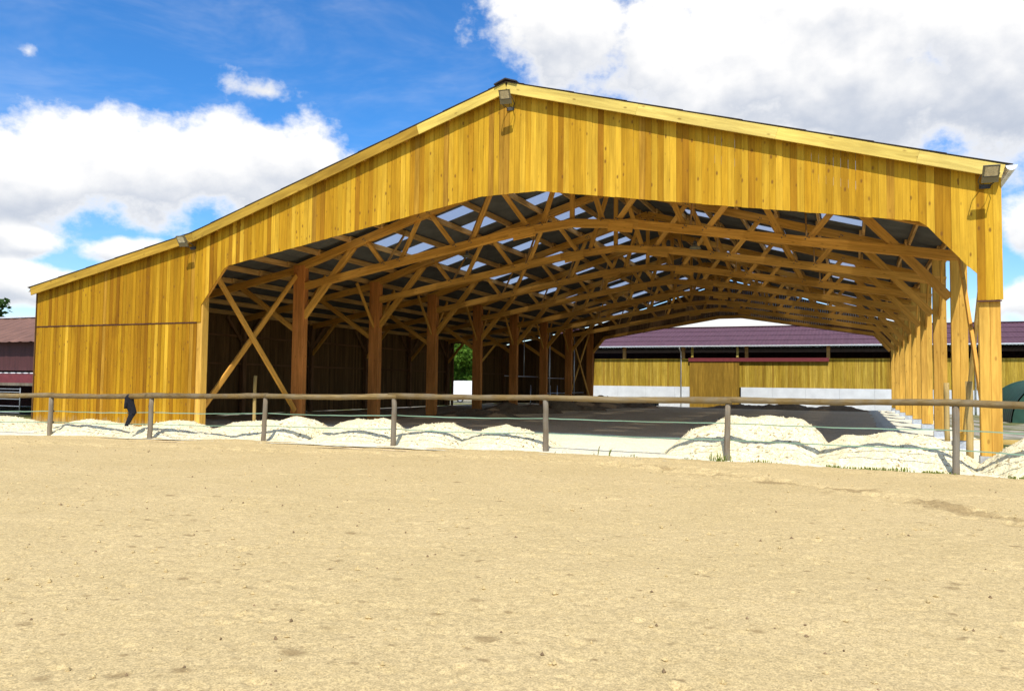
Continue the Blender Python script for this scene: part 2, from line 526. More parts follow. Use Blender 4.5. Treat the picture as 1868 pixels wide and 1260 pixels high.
def beam_mesh(L, w, h, mat):
    key = (round(L, 3), round(w, 3), round(h, 3), mat)
    if key not in BEAMS:
        c = min(0.008, w * 0.15, h * 0.15)
        y, z = w / 2, h / 2
        prof = [(-y + c, -z), (y - c, -z), (y, -z + c), (y, z - c), (y - c, z), (-y + c, z), (-y, z - c), (-y, -z + c)]
        vs = [(-L / 2, a, b_) for a, b_ in prof] + [(L / 2, a, b_) for a, b_ in prof]
        fs = [(i, (i + 1) % 8, 8 + (i + 1) % 8, 8 + i) for i in range(8)] + [tuple(range(7, -1, -1)), tuple(range(8, 16))]
        me = bpy.data.meshes.new('timber')
        me.from_pydata(vs, [], fs)
        me.materials.append(MAT[mat])
        me.update()
        BEAMS[key] = me
    return BEAMS[key]


def beam(name, p0, p1, w, h, mat, parent=None, side=(0, 1, 0)):
    """squared timber from p0 to p1; w is its size along side, h its size across"""
    p0, p1 = Vector(p0), Vector(p1)
    x = (p1 - p0)
    L = x.length
    x = x / L
    s = Vector(side)
    z = x.cross(s)
    if z.length < 1e-4:
        z = x.cross(Vector((1, 0, 0)))
    z.normalize()
    y = z.cross(x)
    o = bpy.data.objects.new(name, beam_mesh(L, w, h, mat))
    mt = Matrix((x, y, z)).transposed().to_4x4()
    mt.translation = (p0 + p1) / 2
    link(o, parent)
    o.matrix_basis = mt
    return o


def box_v(x0, x1, y0, y1, z0, z1):
    return [(x0, y0, z0), (x1, y0, z0), (x1, y1, z0), (x0, y1, z0), (x0, y0, z1), (x1, y0, z1), (x1, y1, z1), (x0, y1, z1)]


BOX_F = [(0, 3, 2, 1), (4, 5, 6, 7), (0, 1, 5, 4), (1, 2, 6, 5), (2, 3, 7, 6), (3, 0, 4, 7)]


def boxes(name, lst, mat, parent=None):
    v, f = [], []
    for b_ in lst:
        n = len(v)
        v += box_v(*b_)
        f += [tuple(i + n for i in q) for q in BOX_F]
    return mesh_obj(name, v, f, mat, parent)


def tube_pts(pts, rad, seg=10, jitter=0.0, cap=True):
    """verts, faces of a round tube through pts; rad a number or a list"""
    pts = [Vector(p_) for p_ in pts]
    n = len(pts)
    rad = [rad] * n if isinstance(rad, (int, float)) else rad
    v, f = [], []
    for i, p_ in enumerate(pts):
        dd = (pts[min(i + 1, n - 1)] - pts[max(i - 1, 0)]).normalized()
        a = Vector((0, 0, 1)) if abs(dd.z) < 0.9 else Vector((1, 0, 0))
        u_ = dd.cross(a).normalized()
        w_ = u_.cross(dd)
        for j in range(seg):
            an = 2 * math.pi * j / seg
            rr = rad[i] * (1 + random.uniform(-jitter, jitter))
            v.append(p_ + u_ * (math.cos(an) * rr) + w_ * (math.sin(an) * rr))
    for i in range(n - 1):
        for j in range(seg):
            k_ = (j + 1) % seg
            f.append((i * seg + j, i * seg + k_, (i + 1) * seg + k_, (i + 1) * seg + j))
    if cap:
        f.append(tuple(range(seg - 1, -1, -1)))
        f.append(tuple(range((n - 1) * seg, n * seg)))
    return v, f


def tube(name, pts, rad, mat, parent=None, seg=10, jitter=0.0, smooth=True):
    v, f = tube_pts(pts, rad, seg, jitter)
    return mesh_obj(name, v, f, mat, parent, smooth=smooth)


def vnoise(x, y, seed=0):
    """smooth value noise in [-1, 1] on numpy arrays"""
    xi, yi = np.floor(x).astype(np.int64), np.floor(y).astype(np.int64)
    fx, fy = x - xi, y - yi
    fx = fx * fx * fx * (fx * (fx * 6 - 15) + 10)
    fy = fy * fy * fy * (fy * (fy * 6 - 15) + 10)

    def h(a, b_):
        n = (a * 374761393 + b_ * 668265263 + seed * 1442695041) & 0x7fffffff
        n = ((n ^ (n >> 13)) * 1274126177) & 0x7fffffff
        n = n ^ (n >> 16)
        return (n & 0xffff) / 32767.5 - 1
    return (h(xi, yi) * (1 - fx) + h(xi + 1, yi) * fx) * (1 - fy) + (h(xi, yi + 1) * (1 - fx) + h(xi + 1, yi + 1) * fx) * fy


def fbm(x, y, oct_=4, seed=0, gain=0.5):
    r = np.zeros_like(x)
    a = 1.0
    for i in range(oct_):
        r += a * vnoise(x * 2 ** i + 17.3 * i, y * 2 ** i - 9.1 * i, seed + i)
        a *= gain
    return r


# ------------------------------------------------------------------ dimensions of the hall
SPAN, LEAN, BAY, NB = 21.474, 7.42, 5.0, 8
MID = SPAN / 2
DEPTH = BAY * NB


def roofline(x):
    if x < 0:
        return 6.22 + 0.19 * x
    return 6.22 + 0.30 * (x if x < MID else SPAN - x)


# ------------------------------------------------------------------ the setting: ground
FENCE = [(-7.9, -6.0, 1.02), (-4.4, -4.85, 1.05), (-1.16, -3.88, 1.08), (1.93, -3.31, 1.12), (4.87, -2.32, 1.16), (8.53, -1.86, 1.21), (12.4, -1.43, 1.24),
         (16.46, -1.36, 1.26), (20.64, -1.89, 1.30), (24.6, -2.75, 1.30), (28.4, -3.9, 1.30)]
fx_ = np.array([f[0] for f in FENCE])
fy_ = np.array([f[1] for f in FENCE])


def fence_y(x):
    return np.interp(x, fx_, fy_)


def smoothstep(a, b_, x):
    t_ = np.clip((x - a) / (b_ - a), 0, 1)
    return t_ * t_ * (3 - 2 * t_)


xs = np.concatenate([np.linspace(-1500, -60, 18), np.linspace(-55, -14, 24), np.linspace(-12, 34, 70), np.linspace(37, 75, 20), np.linspace(90, 1500, 18)])
ys = np.concatenate([np.linspace(-600, -40, 12), np.linspace(-35, 70, 140), np.linspace(75, 140, 16), np.linspace(170, 2500, 20)])
GX, GY = np.meshgrid(xs, ys)
GZ = -0.11 - 0.21 * np.maximum(smoothstep(22.3, 25.5, GX), smoothstep(41, 46, GY)) + 0.02 * fbm(GX * 0.4, GY * 0.4, 3, 5) - 0.25 * smoothstep(0.5, -1.5, GY - np.interp(GX, [-8, 30], [-4, -2])) * (GY > -30)
kind(grid_obj('ground', GX, GY, GZ, 'yard'), 'structure')

# riding arena: raked, hoof-marked sand in front of the fence
ax = np.concatenate([np.arange(-16, 11.5, 0.075), np.arange(11.5, 24.0, 0.023), np.arange(24.0, 30, 0.075)])
NXA, NYA = len(ax), 640
tt = np.linspace(0, 1, NYA)
tt = 0.40 * tt + 0.60 * tt ** 1.9
AX = np.repeat(ax[None, :], NYA, 0)
edge_x = [-16, -7.9, -1.8, -0.97, 3.55, 8.43, 12.6, 16.27, 18.36, 20.25, 21.6, 24.6, 30]
edge_y = [-8.7, -6.1, -4.6, -4.0, -2.55, -2.12, -1.75, -1.85, -1.9, -1.98, -2.3, -2.9, -4.3]
yf = np.interp(ax, edge_x, edge_y) + 0.07 * fbm(ax * 0.9, ax * 0 + 3.3, 4, 9)
y_near = -17.2
AY = y_near + (yf[None, :] - y_near) * tt[:, None]
AZ = 0.020 * fbm(AX * 0.45, AY * 0.45, 2, 1) + 0.007 * fbm(AX * 2.1, AY * 2.1, 3, 2) + 0.0045 * fbm(AX * 11.0, AY * 11.0, 3, 3)
scuff = smoothstep(0.35, 0.9, fbm(AX * 1.6, AY * 1.6, 4, 21))
AZ += scuff * (0.009 * fbm(AX * 9.0, AY * 9.0, 3, 23) - 0.004)
# the worn line along the track
tx = np.array([-8, 0, 5, 9.4, 13.0, 15.2, 17.6, 19.2, 20.5, 23, 27])
ty = np.array([-8.5, -5.6, -4.3, -3.5, -2.9, -3.1, -4.2, -5.4, -6.7, -9.5, -14])
dist = AY - np.interp(AX, tx, ty)
AZ += np.exp(-(dist / 0.55) ** 2) * (0.04 * fbm(AX * 4.6, AY * 4.6, 3, 31) - 0.01)
AZ += np.exp(-((dist - 0.6) / 0.3) ** 2) * 0.012
AZ += smoothstep(-0.7, -0.15, AY - yf[None, :]) * 0.05 - smoothstep(-0.12, 0.0, AY - yf[None, :]) * 0.07
for i in range(300):
    cy = -16.2 + (rng.random() ** 1.15) * 14.0
    reach = cy + 19.5
    cx = rng.uniform(19.0 - reach * 1.35, 19.6 + reach * 0.62)
    if cy > np.interp(cx, ax, yf) - 0.4:
        continue
    rr = rng.uniform(0.022, 0.060) if rng.random() < 0.8 else rng.uniform(0.06, 0.09)
    dp = rr * rng.uniform(0.15, 0.38)
    an = rng.uniform(0, 3.14)
    ic0, ic1 = np.searchsorted(ax, [cx - 3 * rr, cx + 3 * rr])
    ycol = AY[:, min(max((ic0 + ic1) // 2, 0), NXA - 1)]
    ir0, ir1 = np.searchsorted(ycol, [cy - 3 * rr, cy + 3 * rr])
    s = (slice(ir0, ir1 + 1), slice(ic0, ic1 + 1))
    lx, ly = AX[s] - cx, AY[s] - cy
    if lx.size == 0:
        continue
    u_ = lx * math.cos(an) + ly * math.sin(an)
    v_ = -lx * math.sin(an) + ly * math.cos(an)
    q = np.sqrt((u_ / rr) ** 2 + (v_ / (rr * rng.uniform(0.45, 0.9))) ** 2)
    q = q * (1 + 0.25 * fbm(AX[s] * 14, AY[s] * 14, 2, i))
    AZ[s] += -dp * np.exp(-q ** 4) + dp * 0.22 * np.exp(-((q - 1.4) / 0.35) ** 2) * (0.4 + 0.6 * np.clip(u_ / rr, -1, 1))
# where hooves and the harrow turned up darker damp sand
WEAR = (0.40 + 0.35 * fbm(AX * 1.3, AY * 2.2, 4, 61)) * np.exp(-((dist - 0.1 - 0.25 * fbm(AX * 0.8, AX * 0, 3, 62)) / 0.34) ** 2) * smoothstep(9.0, 13.0, AX) + (0.32 + 0.3 * fbm(AX * 2.1, AY * 3.1, 3, 63)) * np.exp(-((dist + 0.5) / 0.8) ** 2) * smoothstep(14, 18, AX)
WEAR += 0.45 * smoothstep(-0.75, -0.3, AY - yf[None, :]) * smoothstep(0.0, -0.25, AY - yf[None, :])
wrng = np.random.default_rng(77)
for i in range(700):
    cy = -15.8 + (wrng.random() ** 1.1) * 13.4
    reach = cy + 19.5
    cx = wrng.uniform(19.0 - reach * 1.35, 19.6 + reach * 0.62)
    rr = wrng.uniform(0.022, 0.055) if wrng.random() < 0.88 else wrng.uniform(0.06, 0.11)
    i0, i1 = np.searchsorted(ax, [cx - 2.5 * rr, cx + 2.5 * rr])
    yc_ = AY[:, min((i0 + i1) // 2, NXA - 1)]
    r0, r1 = np.searchsorted(yc_, [cy - 2.5 * rr, cy + 2.5 * rr])
    sl_ = (slice(r0, r1 + 1), slice(i0, i1 + 1))
    q = ((AX[sl_] - cx) / rr) ** 2 + ((AY[sl_] - cy) / (rr * 0.8)) ** 2
    WEAR[sl_] = np.maximum(WEAR[sl_], wrng.uniform(0.7, 1.15) * np.exp(-q))
arena = kind(grid_obj('riding_arena', AX, AY, AZ, 'sand_arena'), 'structure')
wa = arena.data.attributes.new('wear', 'FLOAT', 'POINT')
wa.data.foreach_set('value', WEAR.ravel().astype(np.float32))

# floor of the hall: pale sand spread in front; sunlight painted paler at mouth and open side
hx = np.linspace(-7.4, 22.6, 200)
hy = np.linspace(0, 1, 300)
HX = np.repeat(hx[None, :], 300, 0)
y0 = np.interp(hx, edge_x, edge_y) - 0.6
HYm = y0[None, :] + (41.5 - y0[None, :]) * hy[:, None]
HZ = 0.012 + 0.025 * fbm(HX * 0.5, HYm * 0.5, 4, 41) - 0.03
kind(grid_obj('hall_floor', HX, HYm, HZ, 'sand_floor'), 'structure')
SX, SYt = np.meshgrid(np.linspace(-6.5, 22.4, 180), np.linspace(0, 1, 70))
ysl = np.interp(SX[0], edge_x, edge_y) - 0.4
yse = 6.6 + 0.5 * fbm(SX[0] * 0.5, SX[0] * 0, 3, 8)
SY = ysl[None, :] + (yse - ysl)[None, :] * SYt
SZ = 0.03 + 0.015 * fbm(SX * 0.8, SY * 0.8, 4, 43) - 0.06 * smoothstep(0.85, 1.0, SYt)
kind(grid_obj('spread_lit_sand', SX, SY, SZ, 'sand_strip'), 'structure')  # spread sand in front, then floor painted paler where the sun reaches in
ex, eyt = np.meshgrid(np.linspace(19.8, 22.5, 30), np.linspace(5.5, 41, 160))
EZ = 0.03 + 0.02 * fbm(ex, eyt, 4, 47) - 0.06 * smoothstep(20.1, 19.8, ex)
kind(grid_obj('sunlit_edge_sand', ex, eyt, EZ, 'sand_strip'), 'structure')  # sunlit strip under the open side, painted as paler sand

# ------------------------------------------------------------------ the riding hall
hall = tag(empty('riding_hall'), 'large open timber riding hall with yellow board gable and lean-to', 'hall')

# opening in the gable: lower edge of the cladding
OPEN = [(0.24, 3.95), (1.19, 5.10), (9.93, 6.52), (11.54, 6.53), (20.28, 5.10), (21.24, 3.95)]
JOINT = 3.385


def opening(x):
    if x <= OPEN[0][0] or x >= OPEN[-1][0]:
        return None
    return float(np.interp(x, [o_[0] for o_ in OPEN], [o_[1] for o_ in OPEN]))


def board(x0, x1, lo0, lo1, hi0, hi1, y, mat, name='cladding_board', parent=hall, th=0.022):
    v = [(x0, y, lo0), (x1, y, lo1), (x1, y, hi1), (x0, y, hi0), (x0, y + th, lo0), (x1, y + th, lo1), (x1, y + th, hi1), (x0, y + th, hi0)]
    f = [(0, 1, 2, 3), (5, 4, 7, 6), (4, 0, 3, 7), (1, 5, 6, 2), (3, 2, 6, 7), (4, 5, 1, 0)]
    return mesh_obj(name, v, f, mat, parent)


BW = 0.1502
x = -LEAN
warm = {round(10.52 / BW), }
n_b = int(round((SPAN + 0.225 + LEAN) / BW))
for i in range(n_b):
    x0 = -LEAN + i * BW
    x1 = x0 + BW - (random.choice((0.007, 0.009, 0.010, 0.012)) if x0 < 1 else random.choice((0.005, 0.006, 0.007, 0.008)) if x0 < 11 else random.choice((0.002, 0.003, 0.003, 0.005)))
    yj = -0.022 - random.choice((0.0, 0.002, 0.004, 0.006))
    xm = (x0 + x1) / 2
    mat = 'board_warm' if 10.38 < xm < 10.75 or random.random() < 0.025 else 'board'
    if mat == 'board' and xm < 3.5 and random.random() < (0.95 if xm < 0.3 else 0.5):
        mat = 'board_gold'
    top0, top1 = roofline(x0) - 0.10, roofline(x1) - 0.10
    if x1 < 0.06 + BW * 0.5 and x0 < 0.06:
        board(x0, min(x1, 0.07), 0.03, 0.03, JOINT - 0.02, JOINT - 0.02, yj, mat)
    lo0 = opening(x0) if opening(x0) is not None else JOINT + 0.02
    lo1 = opening(x1) if opening(x1) is not None else JOINT + 0.02
    if x0 < 0.24 < x1:
        lo0 = lo1 = JOINT + 0.02 if xm < 0.24 else 3.95
    if x0 < 21.24 < x1:
        lo1 = 3.95
    wob = random.uniform(-0.006, 0.006)
    board(x0, x1, lo0 + wob, lo1 + wob, top0, top1, yj, mat)
# drip flashing at the horizontal joint
boxes('drip_flashing', [(-LEAN, 0.07, -0.045, 0.0, JOINT - 0.012, JOINT + 0.012)], 'barn_wall', hall)
boxes('drip_flashing', [(21.26, 21.69, -0.045, 0.0, JOINT - 0.012, JOINT + 0.012)], 'barn_wall', hall)

# gable frame behind the boards: raking rail under the boards and studs
for a, b_ in zip(OPEN[:-1], OPEN[1:]):
    beam('gable_rail', (a[0], 0.09, a[1] + 0.27), (b_[0], 0.09, b_[1] + 0.27), 0.16, 0.2, 'glulam', hall)
for sx_ in (-6.0, -4.5, -3.0, -1.5):
    beam('gable_stud', (sx_, 0.09, 0.0), (sx_, 0.09, roofline(sx_) - 0.35), 0.16, 0.12, 'glulam', hall)
for zz in (0.3, 1.6, 3.3):
    beam('girt', (-LEAN + 0.1, 0.08, zz), (-0.2, 0.08, zz), 0.14, 0.08, 'glulam', hall)

# fascia boards along the verge
YF = -0.25


def fascia(xa, xb, mat):
    def c(x_):
        return (x_, YF + 0.02, roofline(x_) - 0.178)
    a, b_ = Vector(c(xa)), Vector(c(xb))
    beam('fascia_board', a, b_, 0.035, 0.27, mat, hall)


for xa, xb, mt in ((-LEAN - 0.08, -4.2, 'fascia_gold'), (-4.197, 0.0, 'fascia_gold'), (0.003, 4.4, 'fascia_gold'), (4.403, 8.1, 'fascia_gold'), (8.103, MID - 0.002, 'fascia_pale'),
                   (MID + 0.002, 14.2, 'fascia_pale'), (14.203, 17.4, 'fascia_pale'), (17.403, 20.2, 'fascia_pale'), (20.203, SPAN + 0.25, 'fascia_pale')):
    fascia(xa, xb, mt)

# posts: the two long rows; the open side stands bare on steel shoes
for k in range(NB + 1):
    y = k * BAY + (0.135 if k == 0 else 0.0)
    top = 5.9
    pm = 'post_in'
    zb = 0.0
    ob = beam('post', (0.03, y, zb), (0.03, y, top), 0.26, 0.5, 'post' if k == 0 else pm, hall)
    for s, xc in ((-1, SPAN - 0.085), (1, SPAN + 0.107)):
        beam('post', (xc, y + (0.0 if s < 0 else 0.004), 0.26 if k else 0.1), (xc, y + (0.0 if s < 0 else 0.004), top), 0.20, 0.19, 'post', hall)
    boxes('steel_shoe', [(SPAN - 0.20, SPAN + 0.22, y - 0.12, y + 0.12, 0.0, 0.24), (SPAN - 0.13, SPAN + 0.15, y - 0.05, y + 0.05, 0.24, 0.34)], 'steel', hall)
    boxes('footing', [(SPAN - 0.35, SPAN + 0.35, y - 0.3, y + 0.3, -0.3, 0.05)], 'concrete', hall)
boxes('steel_shoe', [(-0.20, 0.29, -0.03, 0.25, 0.0, 0.14)], 'steel', hall)

# roof trusses
WEBS = [((2.88, 6.70), (3.70, 5.72)), ((4.33, 5.80), (5.13, 7.36)), ((5.50, 7.48), (6.55, 6.18)), ((7.14, 6.28), (7.95, 8.22)), ((8.05, 8.26), (9.26, 6.66)), ((9.70, 6.70), (10.43, 8.96))]


bv_, bf_ = tube_pts([(0, -0.012, 0), (0, 0.012, 0)], 0.019, 8)
BOLT = bpy.data.meshes.new('bolt')
BOLT.from_pydata([tuple(q_) for q_ in bv_], [], bf_)
BOLT.materials.append(MAT['dark_metal'])
BOLT.update()


def truss(k):
    y = k * BAY
    tr_ = empty('roof_truss', (0, y, 0), parent=hall)

    def mir(p_):
        return (SPAN - p_[0], p_[1])
    for mflag in (False, True):
        f = mir if mflag else (lambda p_: p_)

        def P(p_, yy=0.0):
            q_ = f(p_)
            return (q_[0], yy, q_[1])
        beam('bottom_chord', P((-0.2, 5.04)), P((8.98, 6.60)), 0.22, 0.26, 'glulam', tr_)
        beam('bottom_chord', P((8.55, 6.55), 0.003), P((10.75, 6.735), 0.003), 0.23, 0.25, 'glulam', tr_)
        beam('gusset', P((8.72, 6.44), -0.118), P((9.5, 6.56), -0.118), 0.02, 0.34, 'glulam', tr_)
        beam('top_chord', P((-0.25, 5.775)), P((MID - 0.005, 5.84 + 0.30 * MID)), 0.22, 0.27, 'glulam', tr_)
        beam('knee_brace', P((0.2, 3.98), -0.002), P((2.38, 6.48), -0.002), 0.16, 0.22, 'glulam', tr_)
        for a, b_ in WEBS:
            beam('web', P(a), P(b_), 0.07, 0.165, 'glulam', tr_)
        # light struts up to the purlins
        for xs_ in (3.72, 7.0):
            zc = 5.07 + 0.17 * xs_
            beam('strut', P((xs_, zc), 0.0), P((xs_ + 0.1, roofline(xs_) - 0.15), 1.25), 0.05, 0.09, 'purlin', tr_, side=(1, 0, 0))
    if k <= 3:
        for a, b_ in WEBS:
            for (bx, bz), sg in ((a, 1), (b_, 1), (a, -1), (b_, -1)):
                for ox, oz in ((-0.05, 0.03), (0.05, -0.02), (0.0, 0.07)):
                    bo = bpy.data.objects.new('bolt', BOLT)
                    link(bo, tr_)
                    xb = bx + ox
                    bo.location = (xb if sg > 0 else SPAN - xb, -0.116, bz + oz * 0.8 + (0.05 if bz == min(a[1], b_[1]) else -0.03))
    beam('king_post', (MID, 0, 6.70), (MID, 0, 8.95), 0.07, 0.16, 'glulam', tr_)
    # lean-to rafter and its braces
    beam('rafter', (0.2, 0, 5.80), (-LEAN + 0.05, 0, 5.84 - 0.19 * (LEAN - 0.05)), 0.14, 0.26, 'glulam', tr_)
    beam('knee_brace', (-0.2, 0, 3.5), (-2.9, 0, 5.22), 0.12, 0.19, 'glulam', tr_)
    beam('knee_brace', (-LEAN + 0.2, 0, 3.0), (-LEAN + 1.7, 0, 4.66), 0.10, 0.16, 'glulam', tr_)
    return tr_


for k in range(1, NB):
    truss(k)
# far gable frame: only its rake rails and raking opening edge show
# longitudinal braces on the post rows
for k in range(1, NB):
    for xx, st in ((0.03, 'glulam'), (SPAN, 'glulam')):
        for sgn in (-1, 1):
            if (k == 1 and sgn < 0) or (k == NB - 1 and sgn > 0):
                continue
            beam('long_brace', (xx, k * BAY + sgn * 0.12, 3.95), (xx, k * BAY + sgn * 1.45, 5.7), 0.07, 0.14, st, hall, side=(1, 0, 0))
# wind bracing in the end bays
for y0_, y1_ in ((0.25, 4.78), (35.2, 39.8)):
    for xx, m1, m2 in ((0.03, 'glulam', 'glulam'), (SPAN + 0.02, 'glulam', 'brace_pale')):
        beam('wind_brace', (xx - 0.05, y0_, 0.5), (xx - 0.05, y1_, 5.5), 0.07, 0.19, m1, hall, side=(1, 0, 0))
        beam('wind_brace', (xx + 0.05, y0_, 5.5), (xx + 0.05, y1_, 0.5), 0.07, 0.19, m2, hall, side=(1, 0, 0))

# purlins, one length for each bay
PX = [0.88 + 1.355 * i for i in range(8)]
LEANX = [-0.55, -1.9, -3.25, -4.6, -5.95, -7.3]
for k in range(NB):
    ya = k * BAY - (0.24 if k == 0 else 0.12)
    yb = (k + 1) * BAY + (0.2 if k == NB - 1 else 0.12)
    lap = 0.045 if k % 2 else -0.045
    for px in [-0.05] + PX:
        for xx, sg in ((px, 1), (SPAN - px, -1)):
            if px < 0 and sg == 1:
                continue
            zc = roofline(min(max(px, 0), MID)) - 0.05 - 0.10
            beam('purlin', (xx + lap, ya, zc), (xx + lap, yb, zc), 0.08, 0.20, 'purlin', hall, side=(1, 0, 0))
    for px in LEANX:
        zc = roofline(px) - 0.05 - 0.10
        beam('purlin', (px + lap, ya, zc), (px + lap, yb, zc), 0.08, 0.20, 'purlin', hall, side=(1, 0, 0))

# corrugated roof sheets
SHEETS = {}


def sheet_mesh(width, length, light):
    key = (round(width, 3), round(length, 3), light)
    if key not in SHEETS:
        per = 0.1786
        nw = max(2, int(round(width / per)))
        n = nw * 4
        v, f, mi = [], [], []
        for layer, dz in ((0, 0.0), (1, -0.008)) if not light else ((0, -0.004),):
            b0 = len(v)
            for i in range(n + 1):
                z = 0.017 * (1, 0, -1, 0)[i % 4]
                xq = -width / 2 + width * i / n
                v += [(xq, -length / 2, z + dz), (xq, length / 2, z + dz)]
            for i in range(n):
                q_ = (b0 + 2 * i, b0 + 2 * i + 2, b0 + 2 * i + 3, b0 + 2 * i + 1)
                f.append(q_ if layer == 0 else q_[::-1])
                mi.append(layer)
        me = bpy.data.meshes.new('skylight_sheet' if light else 'roof_sheet')
        me.from_pydata(v, [], f)
        for mm in (['skylight'] if light else ['roof_top', 'roof_under']):
            me.materials.append(MAT[mm])
        me.polygons.foreach_set('material_index', mi)
        me.update()
        SHEETS[key] = me
    return SHEETS[key]


def sheet(xa, xb, ya, yb, light=False):
    """sheet covering x from xa (low end) to xb (high end) and y from ya to yb"""
    za, zb = roofline(xa) - 0.02, roofline(xb) - 0.02
    lo, hi = Vector((xa, 0, za)), Vector((xb, 0, zb))
    v = hi - lo
    L = v.length + 0.14
    v.normalize()
    lo = lo - v * 0.14
    u = Vector((0, 1, 0))
    n = u.cross(v)
    if n.z < 0:
        u = -u
        n = u.cross(v)
    c = (lo + lo + v * L) / 2
    c.y = (ya + yb) / 2
    vt = (v + n * (-0.014 / L)).normalized()
    nt = u.cross(vt)
    mt = Matrix((u, vt, nt)).transposed().to_4x4()
    mt.translation = c
    o = bpy.data.objects.new('skylight_sheet' if light else 'roof_sheet', sheet_mesh(yb - ya, L, light))
    link(o, hall)
    o.matrix_basis = mt


rows_l = [0.0] + PX + [MID]
for k in range(NB):
    ya = k * BAY - (0.262 if k == 0 else 0)
    yb = (k + 1) * BAY + (0.3 if k == NB - 1 else 0)
    for j in range(len(rows_l) - 1):
        for side in (0, 1):
            a, b_ = rows_l[j], rows_l[j + 1]
            if side == 1 and j == 0:
                a = -0.28
            if side:
                a, b_ = SPAN - a, SPAN - b_
            if j in (2, 4, 6):
                y5 = k * BAY
                sheet(a, b_, ya, y5 + 1.52)
                sheet(a, b_, y5 + 1.52, y5 + 2.42, True)
                sheet(a, b_, y5 + 2.42, y5 + 3.46)
                sheet(a, b_, y5 + 3.46, y5 + 4.42, True)
                sheet(a, b_, y5 + 4.42, yb)
            else:
                sheet(a, b_, ya, yb)
    ll = [-LEAN - 0.1] + LEANX[::-1][1:] + [0.0]
    for j in range(len(ll) - 1):
        sheet(ll[j], ll[j + 1], ya, yb)
# ridge cap
rz_ = roofline(MID)
v = [(MID - 0.32, -0.33, rz_ - 0.06), (MID, -0.33, rz_ + 0.055), (MID + 0.32, -0.33, rz_ - 0.06), (MID - 0.32, 40.33, rz_ - 0.06), (MID, 40.33, rz_ + 0.055), (MID + 0.32, 40.33, rz_ - 0.06)]
v += [(a, b_, c - 0.03) for a, b_, c in v]
mesh_obj('ridge_cap', v, [(0, 1, 4, 3), (1, 2, 5, 4), (6, 9, 10, 7), (7, 10, 11, 8), (0, 6, 7, 1), (1, 7, 8, 2), (0, 3, 9, 6), (2, 8, 11, 5), (3, 4, 10, 9), (4, 5, 11, 10)], 'ridge', hall)
# half-round gutters
for gx, gz_ in ((SPAN + 0.39, roofline(SPAN) - 0.145), (-LEAN - 0.18, roofline(-LEAN) - 0.1)):
    v, f = [], []
    n = 9
    for yy in (-0.27, 40.27):
        for rr in (0.105, 0.098):
            for i in range(n):
                an = math.pi + math.pi * i / (n - 1)
                v.append((gx + rr * math.cos(an), yy, gz_ + rr * math.sin(an)))
    for i in range(n - 1):
        f.append((i, i + 1, 2 * n + i + 1, 2 * n + i))
        f.append((n + i, 3 * n + i, 3 * n + i + 1, n + i + 1))
    f.append(tuple(range(n)))
    mesh_obj('gutter', v, f, 'zinc', hall)

# long side wall of the lean-to and end walls: boards too fine to tell apart


def board_wall(name, xy0, xy1, z0f, z1f, mat, parent, bw=0.15, gap=0.004, th=0.022, skip=None, jit=0.004):
    x0, y0_ = xy0
    x1, y1_ = xy1
    L = math.hypot(x1 - x0, y1_ - y0_)
    ux, uy = (x1 - x0) / L, (y1_ - y0_) / L
    v, f = [], []
    n = int(L / bw)
    for i in range(n):
        a, b_ = i * bw, (i + 1) * bw - gap
        if skip and skip(x0 + ux * (a + b_) / 2, y0_ + uy * (a + b_) / 2):
            continue
        o_ = random.uniform(0, jit)
        c = len(v)
        for off_ in (o_, o_ + th):
            for s_ in (a, b_):
                X_, Y_ = x0 + ux * s_ - uy * off_, y0_ + uy * s_ + ux * off_
                v += [(X_, Y_, z0f(X_, Y_)), (X_, Y_, z1f(X_, Y_))]
        f += [(c, c + 2, c + 3, c + 1), (c + 4, c + 5, c + 7, c + 6), (c, c + 1, c + 5, c + 4), (c + 2, c + 6, c + 7, c + 3), (c + 1, c + 3, c + 7, c + 5), (c, c + 4, c + 6, c + 2)]
    o = mesh_obj(name, v, f, mat, parent)
    o['kind'] = 'stuff'
    return o


DOOR_Y = (30.9, 34.6)
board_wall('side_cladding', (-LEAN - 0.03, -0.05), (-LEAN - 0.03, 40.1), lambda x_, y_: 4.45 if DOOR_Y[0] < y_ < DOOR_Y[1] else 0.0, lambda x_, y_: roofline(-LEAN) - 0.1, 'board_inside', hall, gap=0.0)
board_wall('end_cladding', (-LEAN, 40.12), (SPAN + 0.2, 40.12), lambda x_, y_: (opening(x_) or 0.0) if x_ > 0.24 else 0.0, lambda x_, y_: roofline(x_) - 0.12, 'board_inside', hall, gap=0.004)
for a, b_ in zip(OPEN[:-1], OPEN[1:]):
    beam('gable_rail', (a[0], DEPTH, a[1] + 0.14), (b_[0], DEPTH, b_[1] + 0.14), 0.16, 0.2, 'glulam', hall)
for k in range(0, NB + 1):
    y = k * BAY
    yw = y + (0.14 if k == 0 else -0.12 if k == NB else 0.0)
    beam('wall_post', (-LEAN + 0.14, yw, 0), (-LEAN + 0.14, yw, roofline(-LEAN) - 0.3), 0.2, 0.22, 'inner_dark', hall)
    if 0 < k < NB:
        for sgn in (-1, 1):
            beam('wall_brace', (-LEAN + 0.14, y + sgn * 0.1, 3.4), (-LEAN + 0.14, y + sgn * 1.1, 4.5), 0.07, 0.13, 'inner_dark', hall, side=(1, 0, 0))
    if k < NB:
        for zz in (0.9, 2.35, 3.65):
            if DOOR_Y[0] < y + 2 < DOOR_Y[1] + 0.3:
                continue
            beam('wall_girt', (-LEAN + 0.06, y, zz), (-LEAN + 0.06, y + BAY, zz), 0.06, 0.09, 'inner_dark', hall, side=(1, 0, 0))
